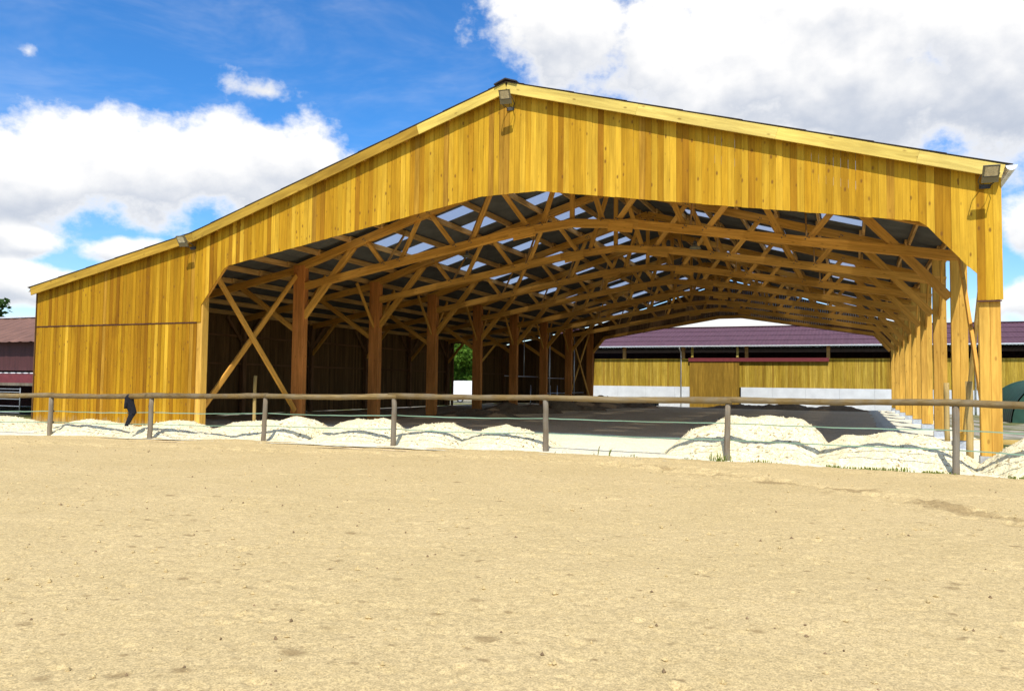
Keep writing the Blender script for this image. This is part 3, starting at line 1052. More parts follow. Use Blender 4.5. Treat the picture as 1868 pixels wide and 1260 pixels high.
for yy in DOOR_Y:
    beam('door_post', (-LEAN + 0.1, yy, 0), (-LEAN + 0.1, yy, 4.45), 0.15, 0.15, 'inner_dark', hall)

# ------------------------------------------------------------------ the stable beyond the hall
YS = 48.0
ZB = -0.32
stable = tag(empty('stable_building', (0, YS, ZB)), 'long stable with purple metal roof behind the hall', 'building')
SXL, SXR = -7.5, 46.0
for a, b_ in [(q_, q_ + 2.49) for q_ in np.arange(SXL, 4.0, 2.5)] + [(5.0, 6.29)] + [(q_, q_ + 2.49) for q_ in np.arange(10.46, SXR - 2, 2.5)]:
    boxes('base_panel', [(a, b_, 0.0, 0.2, 0.0, 1.50 - ZB)], 'concrete', stable)
bwl = board_wall('cladding', (SXL, 0.0), (SXR, 0.0), lambda x_, y_: 1.49 - ZB, lambda x_, y_: 3.86 - ZB, 'board_far', stable, gap=0.004, th=0.03, jit=0.01)
boxes('side_wall', [(SXL, SXL + 0.15, 0.2, 13.8, 0.0, 5.2 - ZB)], 'board_far', stable)
boxes('side_wall', [(SXR - 0.15, SXR, 0.2, 13.8, 0.0, 5.2 - ZB)], 'board_far', stable)
boxes('back_wall', [(SXL, SXR, 13.8, 14.0, 0.0, 4.95 - ZB)], 'barn_wall', stable)
# roof: corrugated purple sheets, two slopes in overlapping courses
for side in (0, 1):
    rows = 4
    for r_ in range(rows):
        v, f = [], []
        n = int((SXR - SXL) / 0.14)
        t0_, t1_ = r_ / rows, (r_ + 1) / rows + 0.01
        for i in range(n + 1):
            xx = SXL - 0.3 + (SXR - SXL + 0.6) * i / n
            for t_, lift in ((t0_, 0.03), (t1_, 0.0)):
                yy = (-0.75 + t_ * 7.75) if side == 0 else (14.75 - t_ * 7.75)
                zz = 4.92 - ZB + t_ * 2.05 + lift + 0.013 * (1 if i % 2 else -1)
                v.append((xx, yy, zz))
        for i in range(n):
            q_ = (2 * i, 2 * i + 2, 2 * i + 3, 2 * i + 1)
            f.append(q_ if side == 0 else q_[::-1])
        mesh_obj('roof_sheet', v, f, 'purple', stable)
boxes('ridge_cap', [(SXL - 0.3, SXR + 0.3, 6.8, 7.2, 7.0 - ZB, 7.06 - ZB)], 'purple', stable)
boxes('gutter', [(SXL - 0.3, SXR + 0.3, -0.93, -0.80, 4.85 - ZB, 4.93 - ZB)], 'zinc', stable)
for xx in (-4.6, 0.55, 5.7, 10.9, 17.15, 22.9, 28.6, 34.5, 40.5):
    boxes('post', [(xx - 0.13, xx + 0.13, 0.06, 0.28, 3.87 - ZB, 4.95 - ZB)], 'purlin', stable)
for xx in (6.5, 10.2):
    boxes('track_support', [(xx - 0.09, xx + 0.09, -0.12, -0.02, 3.7 - ZB, 4.82 - ZB)], 'fascia_pale', stable)
for xx in (5.55, 27.2):
    tube('down_pipe', [(xx, -0.86, 4.82 - ZB), (xx, -0.5, 4.6 - ZB), (xx, -0.08, 4.45 - ZB), (xx, -0.08, 0.0)], 0.055, 'zinc', stable)
dr = board_wall('sliding_door', (6.3, -0.16), (10.45, -0.16), lambda x_, y_: 0.04, lambda x_, y_: 3.62 - ZB, 'board_door', stable, gap=0.003, th=0.04)
boxes('door_track', [(6.2, 17.2, -0.24, -0.10, 3.62 - ZB, 3.92 - ZB)], 'maroon', stable)
boxes('inner_floor', [(SXL, SXR, 0.2, 13.8, -0.05, 0.02)], 'soil', stable)

# ------------------------------------------------------------------ red barn at the left
BY = 4.0
barn = tag(empty('red_barn', (-20, BY, -0.05)), 'old barn with rusty sheet roof and dark red cladding beside the hall', 'barn')
boxes('upper_wall', [(-12.0, 8.2, 0.0, 0.12, 1.95, 3.28)], 'barn_wall', barn)
boxes('lower_band', [(-12.0, 8.2, -0.35, -0.22, 1.42, 1.80)], 'barn_band', barn)
boxes('lintel', [(-12.0, 8.2, -0.36, -0.10, 1.30, 1.42)], 'fence_post', barn)
boxes('flashing', [(a, a + random.uniform(0.18, 0.3), -0.28, -0.02, 1.82, 1.86) for a in np.arange(-12, 8.0, 0.42)], 'white', barn)
v, f = [], []
n = 120
for i in range(n + 1):
    xx = -12.4 + 20.9 * i / n
    bmp = 0.03 if i % 4 == 0 else 0.0
    for yy, zz in ((-0.45, 3.16), (3.9, 4.68), (8.25, 3.16)):
        v.append((xx, yy, zz + bmp))
for i in range(n):
    f += [(3 * i, 3 * i + 3, 3 * i + 4, 3 * i + 1), (3 * i + 1, 3 * i + 4, 3 * i + 5, 3 * i + 2)]
mesh_obj('roof', v, f, 'barn_roof', barn)
boxes('ridge_cap', [(-12.4, 8.5, 3.7, 4.1, 4.68, 4.75)], 'zinc', barn)
boxes('back_wall', [(-12.0, 8.2, 7.8, 7.95, 0.0, 3.2)], 'barn_wall', barn)
boxes('side_wall', [(8.05, 8.2, 0.1, 7.8, 0.0, 3.2)], 'barn_wall', barn)
boxes('side_wall', [(-12.0, -11.85, 0.1, 7.8, 0.0, 3.2)], 'barn_wall', barn)
for xx in (-8, -3, 2, 7.3):
    boxes('post', [(xx, xx + 0.18, 0.0, 0.18, 0.0, 1.95)], 'barn_wall', barn)
gate = tag(empty('field_gate', (-16.6, 3.6, -0.05)), 'galvanised steel bar gate in front of the red barn', 'gate')
for zz in (0.15, 0.42, 0.72, 1.02, 1.15):
    tube('bar', [(-3.0, 0, zz), (3.1, 0, zz)], 0.019, 'gate_steel', gate, seg=8)
for xx in (-3.0, -1.5, 0.0, 1.45, 3.1):
    tube('upright', [(xx, -0.01, 0.1), (xx, -0.01, 1.2)], 0.022, 'gate_steel', gate, seg=8)

# ------------------------------------------------------------------ trees
def tree(name, loc, height, crown, n_leaf, leaf, label, cat='tree', leaf_size=0.28, squash=0.8, low=0.35):
    r_ = random.Random(sum(ord(c) for c in name) + int(loc[0] * 10))
    root = tag(empty(name, loc), label, cat)
    tp = []
    h0 = height * 0.75
    for i in range(7):
        t_ = i / 6
        tp.append((0.15 * math.sin(t_ * 4), 0.12 * math.cos(t_ * 3), h0 * t_))
    v, f = tube_pts(tp, [max(0.03, height * 0.028 * (1 - 0.8 * i / 6)) for i in range(7)], 8, 0.1)
    tips = []
    for i in range(14):
        t_ = 0.35 + 0.6 * r_.random()
        b0 = Vector((0.15 * math.sin(t_ * 4), 0.12 * math.cos(t_ * 3), h0 * t_))
        an = r_.uniform(0, 6.28)
        ln = crown * r_.uniform(0.55, 1.0) * (1.2 - 0.5 * t_)
        e_ = b0 + Vector((math.cos(an) * ln, math.sin(an) * ln, ln * r_.uniform(0.25, 0.8)))
        md = (b0 + e_) / 2 + Vector((0, 0, 0.12 * ln))
        vv, ff = tube_pts([b0, md, e_], [height * 0.010, height * 0.006, 0.015], 6, 0.1)
        n0 = len(v)
        v += vv
        f += [tuple(q_ + n0 for q_ in fc) for fc in ff]
        tips += [md, e_]
    mesh_obj('trunk', v, f, 'bark', root, smooth=True)
    cz = height * (low + (1 - low) / 2)
    clumps = [Vector(e_) for e_ in tips]
    for i in range(34):
        a, b_ = r_.uniform(0, 6.28), math.acos(r_.uniform(-1, 1))
        rr = r_.uniform(0.55, 1.0)
        clumps.append(Vector((math.cos(a) * math.sin(b_) * crown * rr, math.sin(a) * math.sin(b_) * crown * rr, cz + math.cos(b_) * height * (1 - low) / 2 * rr)))
    lr = np.random.default_rng(int(abs(loc[0]) * 13) + 5)
    ci = lr.integers(0, len(clumps), n_leaf)
    cen = np.array([tuple(c) for c in clumps])[ci]
    dv = lr.normal(size=(n_leaf, 3))
    dv /= np.linalg.norm(dv, axis=1)[:, None]
    cen = cen + dv * (lr.random((n_leaf, 1)) ** 0.5) * crown * 0.34 * np.array([1, 1, squash])
    a = lr.normal(size=(n_leaf, 3))
    a /= np.linalg.norm(a, axis=1)[:, None]
    b_ = np.cross(a, lr.normal(size=(n_leaf, 3)))
    b_ /= np.linalg.norm(b_, axis=1)[:, None]
    s = leaf_size * (0.6 + 0.8 * lr.random((n_leaf, 1)))
    q = np.stack([cen - a * s, cen - b_ * s * 0.5, cen + a * s, cen + b_ * s * 0.5], 1).reshape(-1, 3)
    fi = np.arange(n_leaf * 4).reshape(-1, 4)
    quads_obj('crown', q, fi, leaf, root, smooth=False)
    return root


tree('broadleaf_tree', (-64.5, 30.0, -0.1), 11.5, 4.6, 9000, 'leaf_dark', 'dark green tree rising behind the red barn at the left edge', leaf_size=0.34)
tree('hedge_tree', (-47.0, 30.5, -0.1), 7.4, 3.4, 5000, 'leaf_dark', 'low dark tree top showing just above the barn ridge', leaf_size=0.3)
tree('willow_tree', (-27.0, 70.0, -0.4), 8.6, 4.6, 16000, 'leaf', 'bright green leafy tree seen through the side doorway', leaf_size=0.22, low=0.08)
tree('bank_tree', (-33.5, 76.0, -0.4), 8.0, 4.8, 14000, 'leaf', 'green tree farther off, left behind the one in the doorway', leaf_size=0.24, low=0.08)

# ------------------------------------------------------------------ white van outside the doorway
van = tag(empty('parked_van', (-14.7, 49.8, -0.33), math.radians(28)), 'white van parked outside the side doorway', 'van')
prof = [(-2.5, 0.42), (-2.5, 1.1), (-2.38, 1.95), (-2.2, 2.12), (1.2, 2.16), (1.55, 2.05), (2.25, 1.25), (2.95, 1.05), (3.05, 0.85), (3.05, 0.42)]
v, f = [], []
for yy, ins in ((-0.95, 0), (-0.9, 1), (0.9, 1), (0.95, 0)):
    for a, z_ in prof:
        v.append((a, yy * (0.93 if z_ > 1.5 else 1.0), z_))
n = len(prof)
for r_ in range(3):
    for i in range(n):
        j = (i + 1) % n
        f.append((r_ * n + i, r_ * n + j, (r_ + 1) * n + j, (r_ + 1) * n + i))
f += [tuple(range(n - 1, -1, -1)), tuple(range(3 * n, 4 * n))]
mesh_obj('body', v, f, 'white', van)
mesh_obj('windscreen', [(1.63, -0.78, 2.0), (1.63, 0.78, 2.0), (2.24, 0.82, 1.30), (2.24, -0.82, 1.30), (1.60, -0.78, 1.98), (1.60, 0.78, 1.98), (2.2, 0.82, 1.28), (2.2, -0.82, 1.28)], BOX_F, 'glass', van)
for s in (-1, 1):
    boxes('side_window', [(0.75, 1.55, s * 0.93 - 0.02, s * 0.93 + 0.02, 1.32, 1.92)], 'glass', van)
    for xx in (-1.6, 2.05):
        wv_, wf_ = tube_pts([(xx, s * 0.72, 0.34), (xx, s * 0.97, 0.34)], 0.34, 18)
        wh = mesh_obj('wheel', wv_, wf_, 'rubber', van)
        hv, hf = tube_pts([(xx, s * 0.96, 0.34), (xx, s * 0.985, 0.34)], 0.19, 14)
        mesh_obj('rim', hv, hf, 'steel', wh)
    boxes('headlight', [(2.93, 3.07, s * 0.72 - 0.16, s * 0.72 + 0.16, 0.78, 0.96)], 'lamp_glass', van)
boxes('bumper', [(2.95, 3.12, -0.9, 0.9, 0.38, 0.62)], 'rubber', van)

# ------------------------------------------------------------------ green arched shelter at the right
arch = tag(empty('arched_shelter', (29.75, 34.0, -0.34)), 'dark green ribbed metal shelter with a round roof', 'shelter')
v, f = [], []
R_ = 2.55
ny, na = 60, 22
for j in range(ny + 1):
    yy = 9.0 * j / ny
    rr = R_ + (0.035 if j % 4 < 2 else -0.02)
    for i in range(na + 1):
        an = math.pi * i / na
        v.append((-rr * math.cos(an), yy, rr * math.sin(an) * 1.0))
for j in range(ny):
    for i in range(na):
        f.append((j * (na + 1) + i, (j + 1) * (na + 1) + i, (j + 1) * (na + 1) + i + 1, j * (na + 1) + i + 1))
mesh_obj('shell', v, f, 'green_sheet', arch, smooth=True)
for yy in (0.06, 8.9):
    v = [(-R_ * math.cos(math.pi * i / na) * 0.98, yy, R_ * math.sin(math.pi * i / na) * 0.98) for i in range(na + 1)]
    v += [(a, yy + 0.04, c) for a, b_, c in v]
    f = [tuple(range(na + 1)), tuple(range(2 * na + 1, na, -1))] + [(i, na + 1 + i, na + 2 + i, i + 1) for i in range(na)]
    mesh_obj('end_wall', v, f, 'green_sheet', arch)

# ------------------------------------------------------------------ fence
fence = tag(empty('paddock_fence', (12.4, -1.43, 0)), 'weathered log rail fence with two green tapes in front of the hall', 'fence')
OFF = Vector((12.4, -1.43, 0))
tops = []
for i, (xx, yy, hh) in enumerate(FENCE):
    lx, ly = random.uniform(-0.035, 0.035), random.uniform(-0.03, 0.03)
    r0 = random.uniform(0.058, 0.068)
    pts = []
    for j in range(7):
        t_ = j / 6
        pts.append((xx - OFF.x + lx * t_ + random.uniform(-.006, .006), yy - OFF.y + ly * t_ + random.uniform(-.006, .006), -0.15 + (hh + 0.13) * t_))
    tube('post', pts, [r0 * (1.08 - 0.12 * j / 6) for j in range(7)], 'fence_post', fence, seg=12, jitter=0.035)
    tops.append(Vector((xx + lx, yy + ly - 0.02, hh + 0.035)))
for i in range(len(FENCE) - 1):
    a, b_ = tops[i] - OFF, tops[i + 1] - OFF
    dd = (b_ - a).normalized()
    a = a - dd * (0.10 + 0.05 * (i % 2))
    b_ = b_ + dd * 0.08
    zoff = 0.012 if i % 2 else 0.0
    pts = []
    for j in range(13):
        t_ = j / 12
        p_ = a.lerp(b_, t_) + Vector((0, random.uniform(-.008, .008), zoff + random.uniform(-.006, .006) - 0.02 * math.sin(math.pi * t_)))
        pts.append(p_)
    rr = random.uniform(0.064, 0.072)
    tube('rail', pts, [rr * random.uniform(0.90, 1.06) * (1.05 - 0.12 * (j_ / 12 if i % 2 else 1 - j_ / 12)) for j_ in range(13)], 'rail', fence, seg=12, jitter=0.05)
for lev_ in (0.64, 0.36):
    v, f = [], []
    pts = []
    for i in range(len(FENCE) - 1):
        a = Vector((FENCE[i][0], FENCE[i][1] + 0.09, FENCE[i][2] * lev_)) - OFF
        b_ = Vector((FENCE[i + 1][0], FENCE[i + 1][1] + 0.09, FENCE[i + 1][2] * lev_)) - OFF
        sag = random.uniform(0.01, 0.035)
        for j in range(12):
            t_ = j / 12
            p_ = a.lerp(b_, t_)
            p_.z -= sag * math.sin(math.pi * t_) + 0.004 * math.sin(j * 2.1 + i)
            pts.append((p_, 0.25 * math.sin(i * 2.3 + j * 0.5)))
        boxes('insulator', [(a.x - 0.022, a.x + 0.022, a.y - 0.045, a.y + 0.004, a.z - 0.028, a.z + 0.028)], 'insulator', fence)
    for p_, tw in pts:
        v += [p_ + Vector((0, 0.011 * math.sin(tw), 0.011 * math.cos(tw))), p_ - Vector((0, 0.011 * math.sin(tw), 0.011 * math.cos(tw)))]
    nn = len(v)
    v += [p_ + Vector((0, 0.002, 0)) for p_ in v]
    for i in range(len(pts) - 1):
        f += [(2 * i, 2 * i + 1, 2 * i + 3, 2 * i + 2), (nn + 2 * i, nn + 2 * i + 2, nn + 2 * i + 3, nn + 2 * i + 1)]
    mesh_obj('tape', v, f, 'tape', fence)

# dark jacket hung over the rail
jx = 1.32
jy = float(fence_y(jx))
jk = tag(empty('hanging_jacket', (jx, jy, 0.0), 0.55), 'dark navy jacket hung over the fence rail, one sleeve dangling', 'jacket')
SC = 0.0186 / 11.45 * 1.0


def jx_(px_):
    return (px_ - 402) / 11.45 * 0.0188


rows_j = [(352, 358, 448, .10), (375, 330, 458, .125), (420, 316, 462, .125), (480, 314, 462, .10), (540, 314, 470, .085), (600, 322, 485, .075), (660, 362, 498, .065), (700, 374, 504, .06),
          (735, 380, 500, .055), (760, 380, 488, .05)]


def loft(rows, name, parent):
    v, f = [], []
    seg = 14
    for i, (py_, xa, xb, th) in enumerate(rows):
        z_ = 1.20 - (py_ - 345) / 11.45 * 0.0152
        xc, hw = (jx_(xa) + jx_(xb)) / 2, (jx_(xb) - jx_(xa)) / 2
        for j in range(seg):
            an = 2 * math.pi * j / seg
            wob_ = 1 + 0.12 * math.sin(3 * an + i * 0.6)
            v.append((xc + hw * math.cos(an), 0.55 * th * math.sin(an) * wob_, z_))
    n_ = len(rows)
    for i in range(n_ - 1):
        for j in range(seg):
            k_ = (j + 1) % seg
            f.append((i * seg + j, (i + 1) * seg + j, (i + 1) * seg + k_, i * seg + k_))
    f += [tuple(range(seg)), tuple(range(n_ * seg - 1, (n_ - 1) * seg - 1, -1))]
    return mesh_obj(name, v, f, 'navy', parent, smooth=True)


loft(rows_j, 'body', jk)
loft([(735, 384, 498, .052), (760, 382, 490, .05), (800, 374, 468, .045), (850, 360, 446, .042), (900, 346, 428, .04), (950, 334, 402, .035), (990, 326, 380, .03)], 'sleeve', jk)
loft([(470, 316, 390, .13), (540, 312, 385, .125), (600, 311, 378, .12), (640, 311, 368, .115)], 'flap', jk)

# ------------------------------------------------------------------ heaps of sand


def heap(label, bumps, mat='sand_pale', group=None, seed=0, res=0.045, amp=0.045, name='sand_heap'):
    x0 = min(b_[0] - b_[2] for b_ in bumps) - 0.2
    x1 = max(b_[0] + b_[2] for b_ in bumps) + 0.2
    y0_ = min(b_[1] - b_[3] for b_ in bumps) - 0.2
    y1_ = max(b_[1] + b_[3] for b_ in bumps) + 0.2
    X_, Y_ = np.meshgrid(np.arange(x0, x1, res), np.arange(y0_, y1_, res))
    wx = X_ + 0.10 * fbm(X_ * 1.7, Y_ * 1.7, 3, seed + 3)
    wy = Y_ + 0.10 * fbm(X_ * 1.7, Y_ * 1.7, 3, seed + 13)
    acc = np.zeros(X_.shape)
    for (cx, cy, rx, ry, hh) in bumps:
        q_ = np.sqrt(((wx - cx) / rx) ** 2 + ((wy - cy) / ry) ** 2)
        pr = (math.sqrt(1.25) - np.sqrt(q_ ** 2 + 0.25)) / (math.sqrt(1.25) - math.sqrt(0.25))
        acc = acc + np.exp(hh * np.clip(pr, -0.3, 2) / 0.09)
    Z_ = np.maximum(0.09 * np.log(acc) - 0.03, -0.08)
    inside = smoothstep(-0.02, 0.12, Z_)
    Z_ = Z_ + inside * (amp * 0.6 * fbm(X_ * 2.6, Y_ * 2.6, 4, seed) + 0.014 * fbm(X_ * 11, Y_ * 11, 2, seed + 7))
    r, c = X_.shape
    i = np.arange(r * c).reshape(r, c)
    q = np.stack([i[:-1, :-1], i[:-1, 1:], i[1:, 1:], i[1:, :-1]], -1).reshape(-1, 4)
    zf = Z_.ravel()
    q = q[(zf[q] > -0.02).any(1)]
    used = np.unique(q)
    remap = np.full(r * c, -1)
    remap[used] = np.arange(len(used))
    co = np.stack([X_.ravel(), Y_.ravel(), zf], -1)[used]
    base = np.array([(x0 + x1) / 2, (y0_ + y1_) / 2, 0.0])
    o = quads_obj(name, co - base, remap[q], mat)
    o.location = base
    n_c = int(220 * (x1 - x0))
    pick = co[(co[:, 2] > 0.03)]
    hr = np.random.default_rng(seed + 500)
    pk = pick[hr.integers(0, len(pick), n_c)]
    tet = np.array([(1, 0, 0), (-1, 0, 0), (0, 1, 0), (0, -1, 0), (0, 0, 1), (0, 0, -1)], float)
    sz = (0.006 + 0.026 * hr.random((n_c, 1, 1)) ** 3)
    cv = (pk[:, None, :] - base) + tet[None] * sz * (0.5 + hr.random((n_c, 6, 3)))
    tri_ = np.array([(0, 2, 4), (2, 1, 4), (1, 3, 4), (3, 0, 4), (2, 0, 5), (1, 2, 5), (3, 1, 5), (0, 3, 5)])
    cf = (tri_[None] + 6 * np.arange(n_c)[:, None, None]).reshape(-1, 3)
    co_ = mesh_obj('clods', cv.reshape(-1, 3).tolist(), cf.tolist(), mat, o)
    co_['kind'] = 'stuff'
    tag(o, label, 'sand heap' if mat == 'sand_pale' else 'soil heap', group)
    return o


G1 = 'pale sand heaps along the front of the hall'
heap('pale sand heap at the left edge in front of the red barn', [(-4.9, -2.8, 1.6, 1.7, 0.44)], group=G1, seed=101)
heap('long low sand heap at the foot of the lean-to corner', [(-1.3, -2.5, 1.7, 1.5, 0.44), (-0.3, -2.4, 1.4, 1.3, 0.30)], group=G1, seed=102)
heap('sand heap behind the hung jacket, against the boarded wall', [(0.9, -2.0, 1.1, 1.2, 0.34), (1.45, -1.9, 1.2, 1.3, 0.46), (2.6, -1.8, 1.1, 1.1, 0.18)], group=G1, seed=103)
heap('rough-topped sand heap just inside the left corner post', [(2.75, -0.75, 1.15, 1.3, 0.42), (3.6, -0.75, 1.3, 1.3, 0.50), (4.7, -0.65, 1.25, 1.45, 0.62)], group=G1, seed=104, amp=0.05)
heap('broad rounded sand heap in front of the first tall post', [(6.5, -0.45, 1.3, 1.45, 0.60), (7.25, -0.45, 1.15, 1.4, 0.62)], group=G1, seed=105)
heap('smooth sand heap right of the second tall post', [(8.6, -0.3, 1.15, 1.45, 0.47), (9.15, -0.3, 1.25, 1.5, 0.57)], group=G1, seed=106)
heap('small round sand heap left of the middle fence post', [(10.55, -0.2, 1.0, 1.4, 0.48), (11.0, -0.2, 1.35, 1.4, 0.53)], group=G1, seed=107)
heap('tallest broad sand heap right of the opening centre', [(15.85, 0.2, 1.1, 1.45, 0.72), (16.5, 0.25, 1.2, 1.55, 0.96), (17.15, 0.2, 1.2, 1.5, 0.97), (17.7, 0.1, 1.1, 1.45, 0.92)], group=G1, seed=108, amp=0.04)
heap('wide low sand heap in front of the bare posts', [(18.9, -0.35, 1.0, 1.5, 0.60), (19.6, -0.35, 1.2, 1.55, 0.70), (20.2, -0.4, 1.1, 1.5, 0.66)], group=G1, seed=109)
heap('sand heap at the right edge beside the corner post', [(22.45, -0.9, 1.45, 1.45, 0.90), (23.4, -1.0, 1.5, 1.5, 1.0)], group=G1, seed=110)
G2 = 'dark soil heaps inside the hall'
heap('low dark soil heap beside the second row post inside', [(2.3, 15.5, 2.3, 1.2, 0.35)], 'soil', G2, 201, 0.09, 0.07, 'soil_heap')
heap('ragged soil heap below the bright side doorway', [(1.6, 20.5, 1.5, 1.6, 0.55), (2.6, 22.0, 1.6, 1.6, 0.5)], 'soil', G2, 202, 0.09, 0.1, 'soil_heap')
heap('brown soil heap in the middle of the inner post row', [(2.4, 26.5, 1.5, 2.0, 0.85), (3.4, 28.0, 1.6, 1.6, 0.6)], 'soil', G2, 203, 0.09, 0.1, 'soil_heap')
heap('brown soil heap before the far crossed braces', [(2.8, 34.0, 1.7, 2.2, 0.85), (4.6, 36.0, 2.0, 1.6, 0.45)], 'soil', G2, 204, 0.09, 0.1, 'soil_heap')
heap('long low shade-darkened sand bank across the far end, right of the door', [(11.5, 39.6, 2.5, 0.9, 0.30), (14.5, 39.6, 2.6, 0.9, 0.45), (17.8, 39.6, 2.2, 0.8, 0.40)], 'soil', G2, 205, 0.09, 0.1, 'soil_heap')

# ------------------------------------------------------------------ stakes, beams and pallets
def stake(label, loc, h, r_):
    o = tube('round_stake', [(random.uniform(-.01, .01), 0, h * j / 5 - 0.1 * (j == 0)) for j in range(6)], [r_ * 1.05, r_, r_, r_, r_, r_ * 0.98], 'stake', None, seg=12, jitter=0.03)
    o.location = loc
    tag(o, label, 'stake', 'round stakes')


stake('round wooden stake standing left inside the opening by the cross brace', (-0.1, 2.85, 0), 1.76, 0.06)
stake('thinner round stake behind the fence, left of the crossed braces', (21.50, 8.39, 0), 1.77, 0.075)
stake('stout round stake between the corner post and the bare posts', (21.34, 2.08, 0), 1.77, 0.075)
lb = beam('timber_beam', (22.2, 9.2, 0.0), (27.5, 12.2, -0.12), 0.12, 0.14, 'brace_pale')
tag(lb, 'pale timber lying on the ground outside the open side', 'beam')
lb = beam('timber_beam', (22.3, 4.6, 0.02), (25.5, 6.2, -0.1), 0.12, 0.14, 'glulam')
tag(lb, 'brown timber lying near the corner post outside', 'beam')

for i in range(4):
    pl = empty('pallet', (3.75 + (0.04, -0.05, 0.03, 0.0)[i], 44.0, -0.30 + 0.24 * i + 0.0), 0.05 * (-1) ** i)
    tag(pl, ('lowest pallet of the stack beyond the far end', 'second pallet from the ground in the far stack', 'third pallet from the ground in the far stack', 'topmost pallet of the stack beyond the far end')[i], 'pallet', 'stacked pallets')
    for s in (-0.55, 0.0, 0.55):
        boxes('bearer', [(-0.7, 0.7, s - 0.06, s + 0.06, 0.03, 0.18)], 'fence_post', pl)
    for j in range(6):
        a = -0.7 + j * 0.255
        boxes('slat', [(a, a + 0.125, -0.62, 0.62, 0.182, 0.215)], 'fence_post', pl)
    for j in (0, 2, 5):
        a = -0.7 + j * 0.255
        boxes('slat', [(a, a + 0.125, -0.62, 0.62, 0.0, 0.028)], 'fence_post', pl)

# steel pipe partition along the inner post row
pr = tag(empty('pipe_partition', (0.0, 25.0, 0.0)), 'thin steel pipe partition between the far inner posts', 'partition')
tube('rail', [(-0.3, -0.6, 2.05), (-0.3, 4.8, 2.05)], 0.03, 'steel', pr, seg=8)
tube('hanger', [(-0.3, 2.4, 2.05), (-0.3, 2.4, 4.6)], 0.03, 'steel', pr, seg=8)
tube('rail', [(-0.35, 5.2, 0.95), (-0.35, 14.6, 0.95)], 0.03, 'steel', pr, seg=8)
tube('rail', [(-0.35, 5.2, 2.0), (-0.35, 10.0, 2.0)], 0.025, 'steel', pr, seg=8)
for yy in (0.9, 3.6, 7.2, 8.6):
    tube('upright', [(-0.32, yy, 0), (-0.32, yy, 1.5)], 0.035, 'steel', pr, seg=8)
for k, (xx, yy) in enumerate(((0.34, 30.3), (0.34, 35.3))):
    dp = tube('steel_pipe', [(0, 0, 0), (0, 0, 5.3)], 0.045, 'steel', None, seg=8)
    dp.location = (xx, yy, 0)
    tag(dp, ('thin steel pipe on the inner post before the last two', 'thin steel pipe left of the far crossed braces')[k], 'pipe', 'steel pipes on inner posts')

# ------------------------------------------------------------------ floodlights on the gable


def floodlight(label, x_, z_, rz):
    fl = tag(empty('floodlight', (x_, -0.03, z_), rz), label, 'floodlight', 'floodlights on the gable')
    fl.scale = (0.70, 0.92, 0.70)
    R3 = Matrix.Rotation(math.radians(28), 4, 'X')

    def T(vs, off_=(0, -0.56, 0.0)):
        return [R3 @ Vector(p_) + Vector(off_) for p_ in vs]
    # housing: a shallow box with a tapering back
    bv = box_v(-0.21, 0.21, -0.06, 0.0, -0.24, 0.24) + box_v(-0.16, 0.16, 0.0, 0.07, -0.20, 0.16)
    bf = BOX_F + [tuple(i + 8 for i in q_) for q_ in BOX_F]
    hs_ = mesh_obj('housing', T(bv), bf, 'lamp_body', fl)
    mesh_obj('glass', T(box_v(-0.165, 0.165, -0.068, -0.061, -0.06, 0.205)), BOX_F, 'lamp_glass', hs_)
    for z0_ in (0.206, -0.082):
        mesh_obj('bezel', T(box_v(-0.19, 0.19, -0.075, -0.061, z0_, z0_ + 0.02)), BOX_F, 'dark_metal', hs_)
    for s in (-1, 1):
        tube('bracket', [(s * 0.23, -0.56, 0.0), (s * 0.23, -0.25, -0.12), (s * 0.1, -0.04, -0.2), (s * 0.1, 0.0, -0.2)], 0.014, 'dark_metal', fl, seg=6)
    boxes('wall_plate', [(-0.14, 0.14, -0.03, 0.0, -0.26, -0.14)], 'dark_metal', fl)
    tube('cable', [(0.05, -0.40, -0.12), (0.10, -0.25, -0.25), (0.14, -0.05, -0.22), (0.17, -0.01, 0.1)], 0.008, 'rubber', fl, seg=6)


floodlight('floodlight hung under the ridge of the gable', 10.78, 8.90, math.radians(8))
floodlight('floodlight at the right corner beside the gutter end', 21.42, 5.87, math.radians(4))
floodlight('floodlight on the low roof edge over the lean-to', -0.15, 5.88, math.radians(8))

# pendant lamps inside
for p_, lab in ((Vector((14.15, 7.6, 6.17)), 'small pendant lamp below the right half of the first truss'), (Vector((4.78, 9.3, 6.66)), 'small pendant lamp below the left half of the first truss'),
                (Vector((12.0, 16.0, 6.83)), 'small pendant lamp among the trusses near the middle')):
    lp = tag(empty('pendant_lamp', p_), lab, 'lamp', 'pendant lamps in the hall')
    vv, ff = tube_pts([(0, 0, 0.12), (0, 0, 0.06), (0, 0, 0.03), (0, 0, -0.03)], [0.05, 0.09, 0.17, 0.19], 16)
    mesh_obj('shade', vv, ff, 'lamp_body', lp, smooth=True)
    vv, ff = tube_pts([(0, 0, 0.22), (0, 0, 0.11)], 0.06, 12)
    mesh_obj('driver', vv, ff, 'dark_metal', lp)
    zr = roofline(p_.x) - 0.25 - p_.z
    tube('chain', [(0, 0, 0.2), (0, 0, max(0.5, zr))], 0.008, 'dark_metal', lp, seg=6)

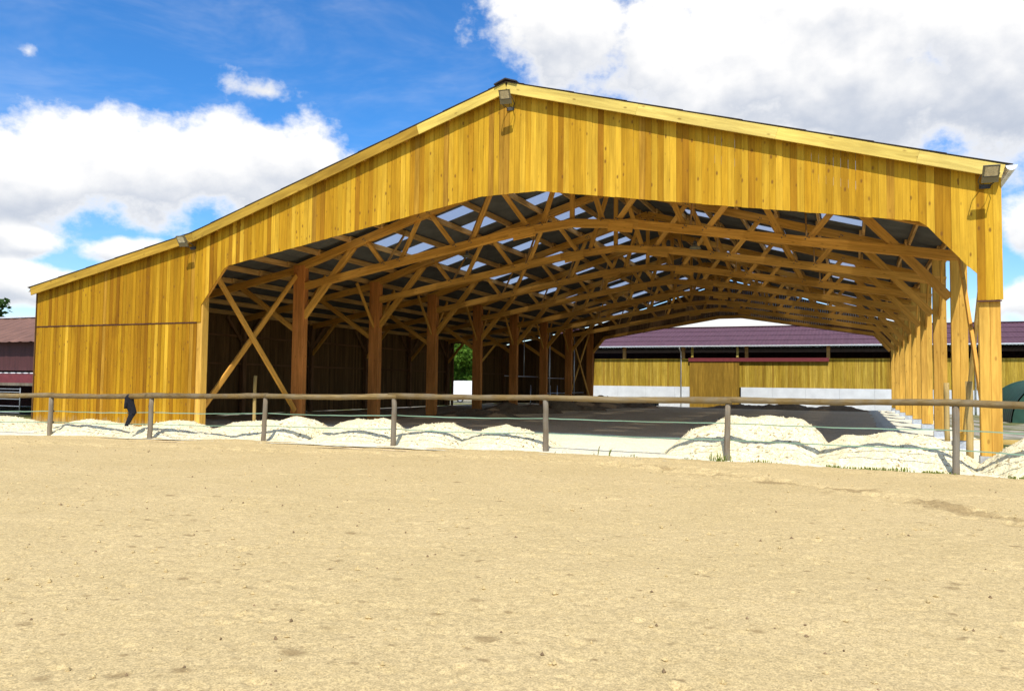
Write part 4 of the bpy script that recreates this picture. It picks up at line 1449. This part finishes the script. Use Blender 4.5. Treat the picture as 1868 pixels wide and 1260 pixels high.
# ------------------------------------------------------------------ weeds and clods
v, f = [], []
wr = random.Random(5)
for (cx, n_, hh) in ((12.9, 4, .10), (14.4, 12, .12), (15.2, 4, .08), (15.8, 14, .10), (16.35, 40, .30), (16.9, 8, .1), (17.2, 50, .16), (17.6, 16, .10), (18.6, 60, .10), (19.0, 50, .09), (19.35, 60, .10),
                     (19.75, 30, .14), (20.25, 50, .08), (20.5, 30, .08), (21.55, 60, .10), (22.0, 20, .1), (13.9, 6, .35), (11.7, 10, .07), (6.6, 5, .06)):
    for i in range(n_):
        bx_ = cx + wr.gauss(0, 0.12)
        by_ = float(np.interp(bx_, edge_x, edge_y)) + 0.02 + wr.gauss(0, 0.07)
        h_ = hh * wr.uniform(0.2, 0.75)
        an = wr.uniform(0, 6.28)
        ln = h_ * wr.uniform(0.1, 0.7)
        w_ = wr.uniform(0.004, 0.014)
        n0 = len(v)
        dx_, dy_ = math.cos(an), math.sin(an)
        v += [(bx_ - dy_ * w_, by_ + dx_ * w_, 0.02), (bx_ + dy_ * w_, by_ - dx_ * w_, 0.02),
              (bx_ + dx_ * ln * .5 + dy_ * w_, by_ + dy_ * ln * .5 - dx_ * w_, 0.03 + h_ * .7), (bx_ + dx_ * ln * .5 - dy_ * w_, by_ + dy_ * ln * .5 + dx_ * w_, 0.03 + h_ * .7), (bx_ + dx_ * ln, by_ + dy_ * ln, 0.03 + h_)]
        f += [(n0, n0 + 1, n0 + 2, n0 + 3), (n0 + 3, n0 + 2, n0 + 4)]
kind(mesh_obj('weeds', v, f, 'weed'), 'stuff', 'sparse green weeds along the foot of the sand heaps', 'weeds')


def clods(name, n_, mat, lo, hi, seed, area):
    r_ = np.random.default_rng(seed)
    base = np.array([(1, 0, 0), (-1, 0, 0), (0, 1, 0), (0, -1, 0), (0, 0, 1), (0, 0, -1)], float)
    tri = np.array([(0, 2, 4), (2, 1, 4), (1, 3, 4), (3, 0, 4), (2, 0, 5), (1, 2, 5), (3, 1, 5), (0, 3, 5)])
    vs, fs = [], []
    for i in range(n_):
        x_, y_ = area(r_)
        s_ = lo + (hi - lo) * r_.random() ** 3
        ic = min(int(np.searchsorted(ax, x_)), NXA - 1)
        ir = min(int(np.searchsorted(AY[:, ic], y_)), NYA - 1)
        c = base * s_ * (0.6 + 0.8 * r_.random((6, 3))) + np.array([x_, y_, AZ[ir, ic] + s_ * 0.3])
        fs += [tuple(t_ + len(vs)) for t_ in tri]
        vs += [tuple(p_) for p_ in c]
    return mesh_obj(name, vs, fs, mat)


def near_area(r_):
    y_ = -16.3 + 14.3 * r_.random() ** 1.3
    return r_.uniform(18.9 - (y_ + 20) * 1.5, 19.2 + (y_ + 20) * 0.75), y_


kind(clods('sand_clods', 2600, 'sand_arena', 0.004, 0.024, 3, near_area), 'stuff', 'small clods of sand scattered over the arena', 'clods')
kind(clods('dark_crumbs', 900, 'soil', 0.004, 0.018, 4, near_area), 'stuff', 'dark crumbs scattered over the arena sand', 'crumbs')
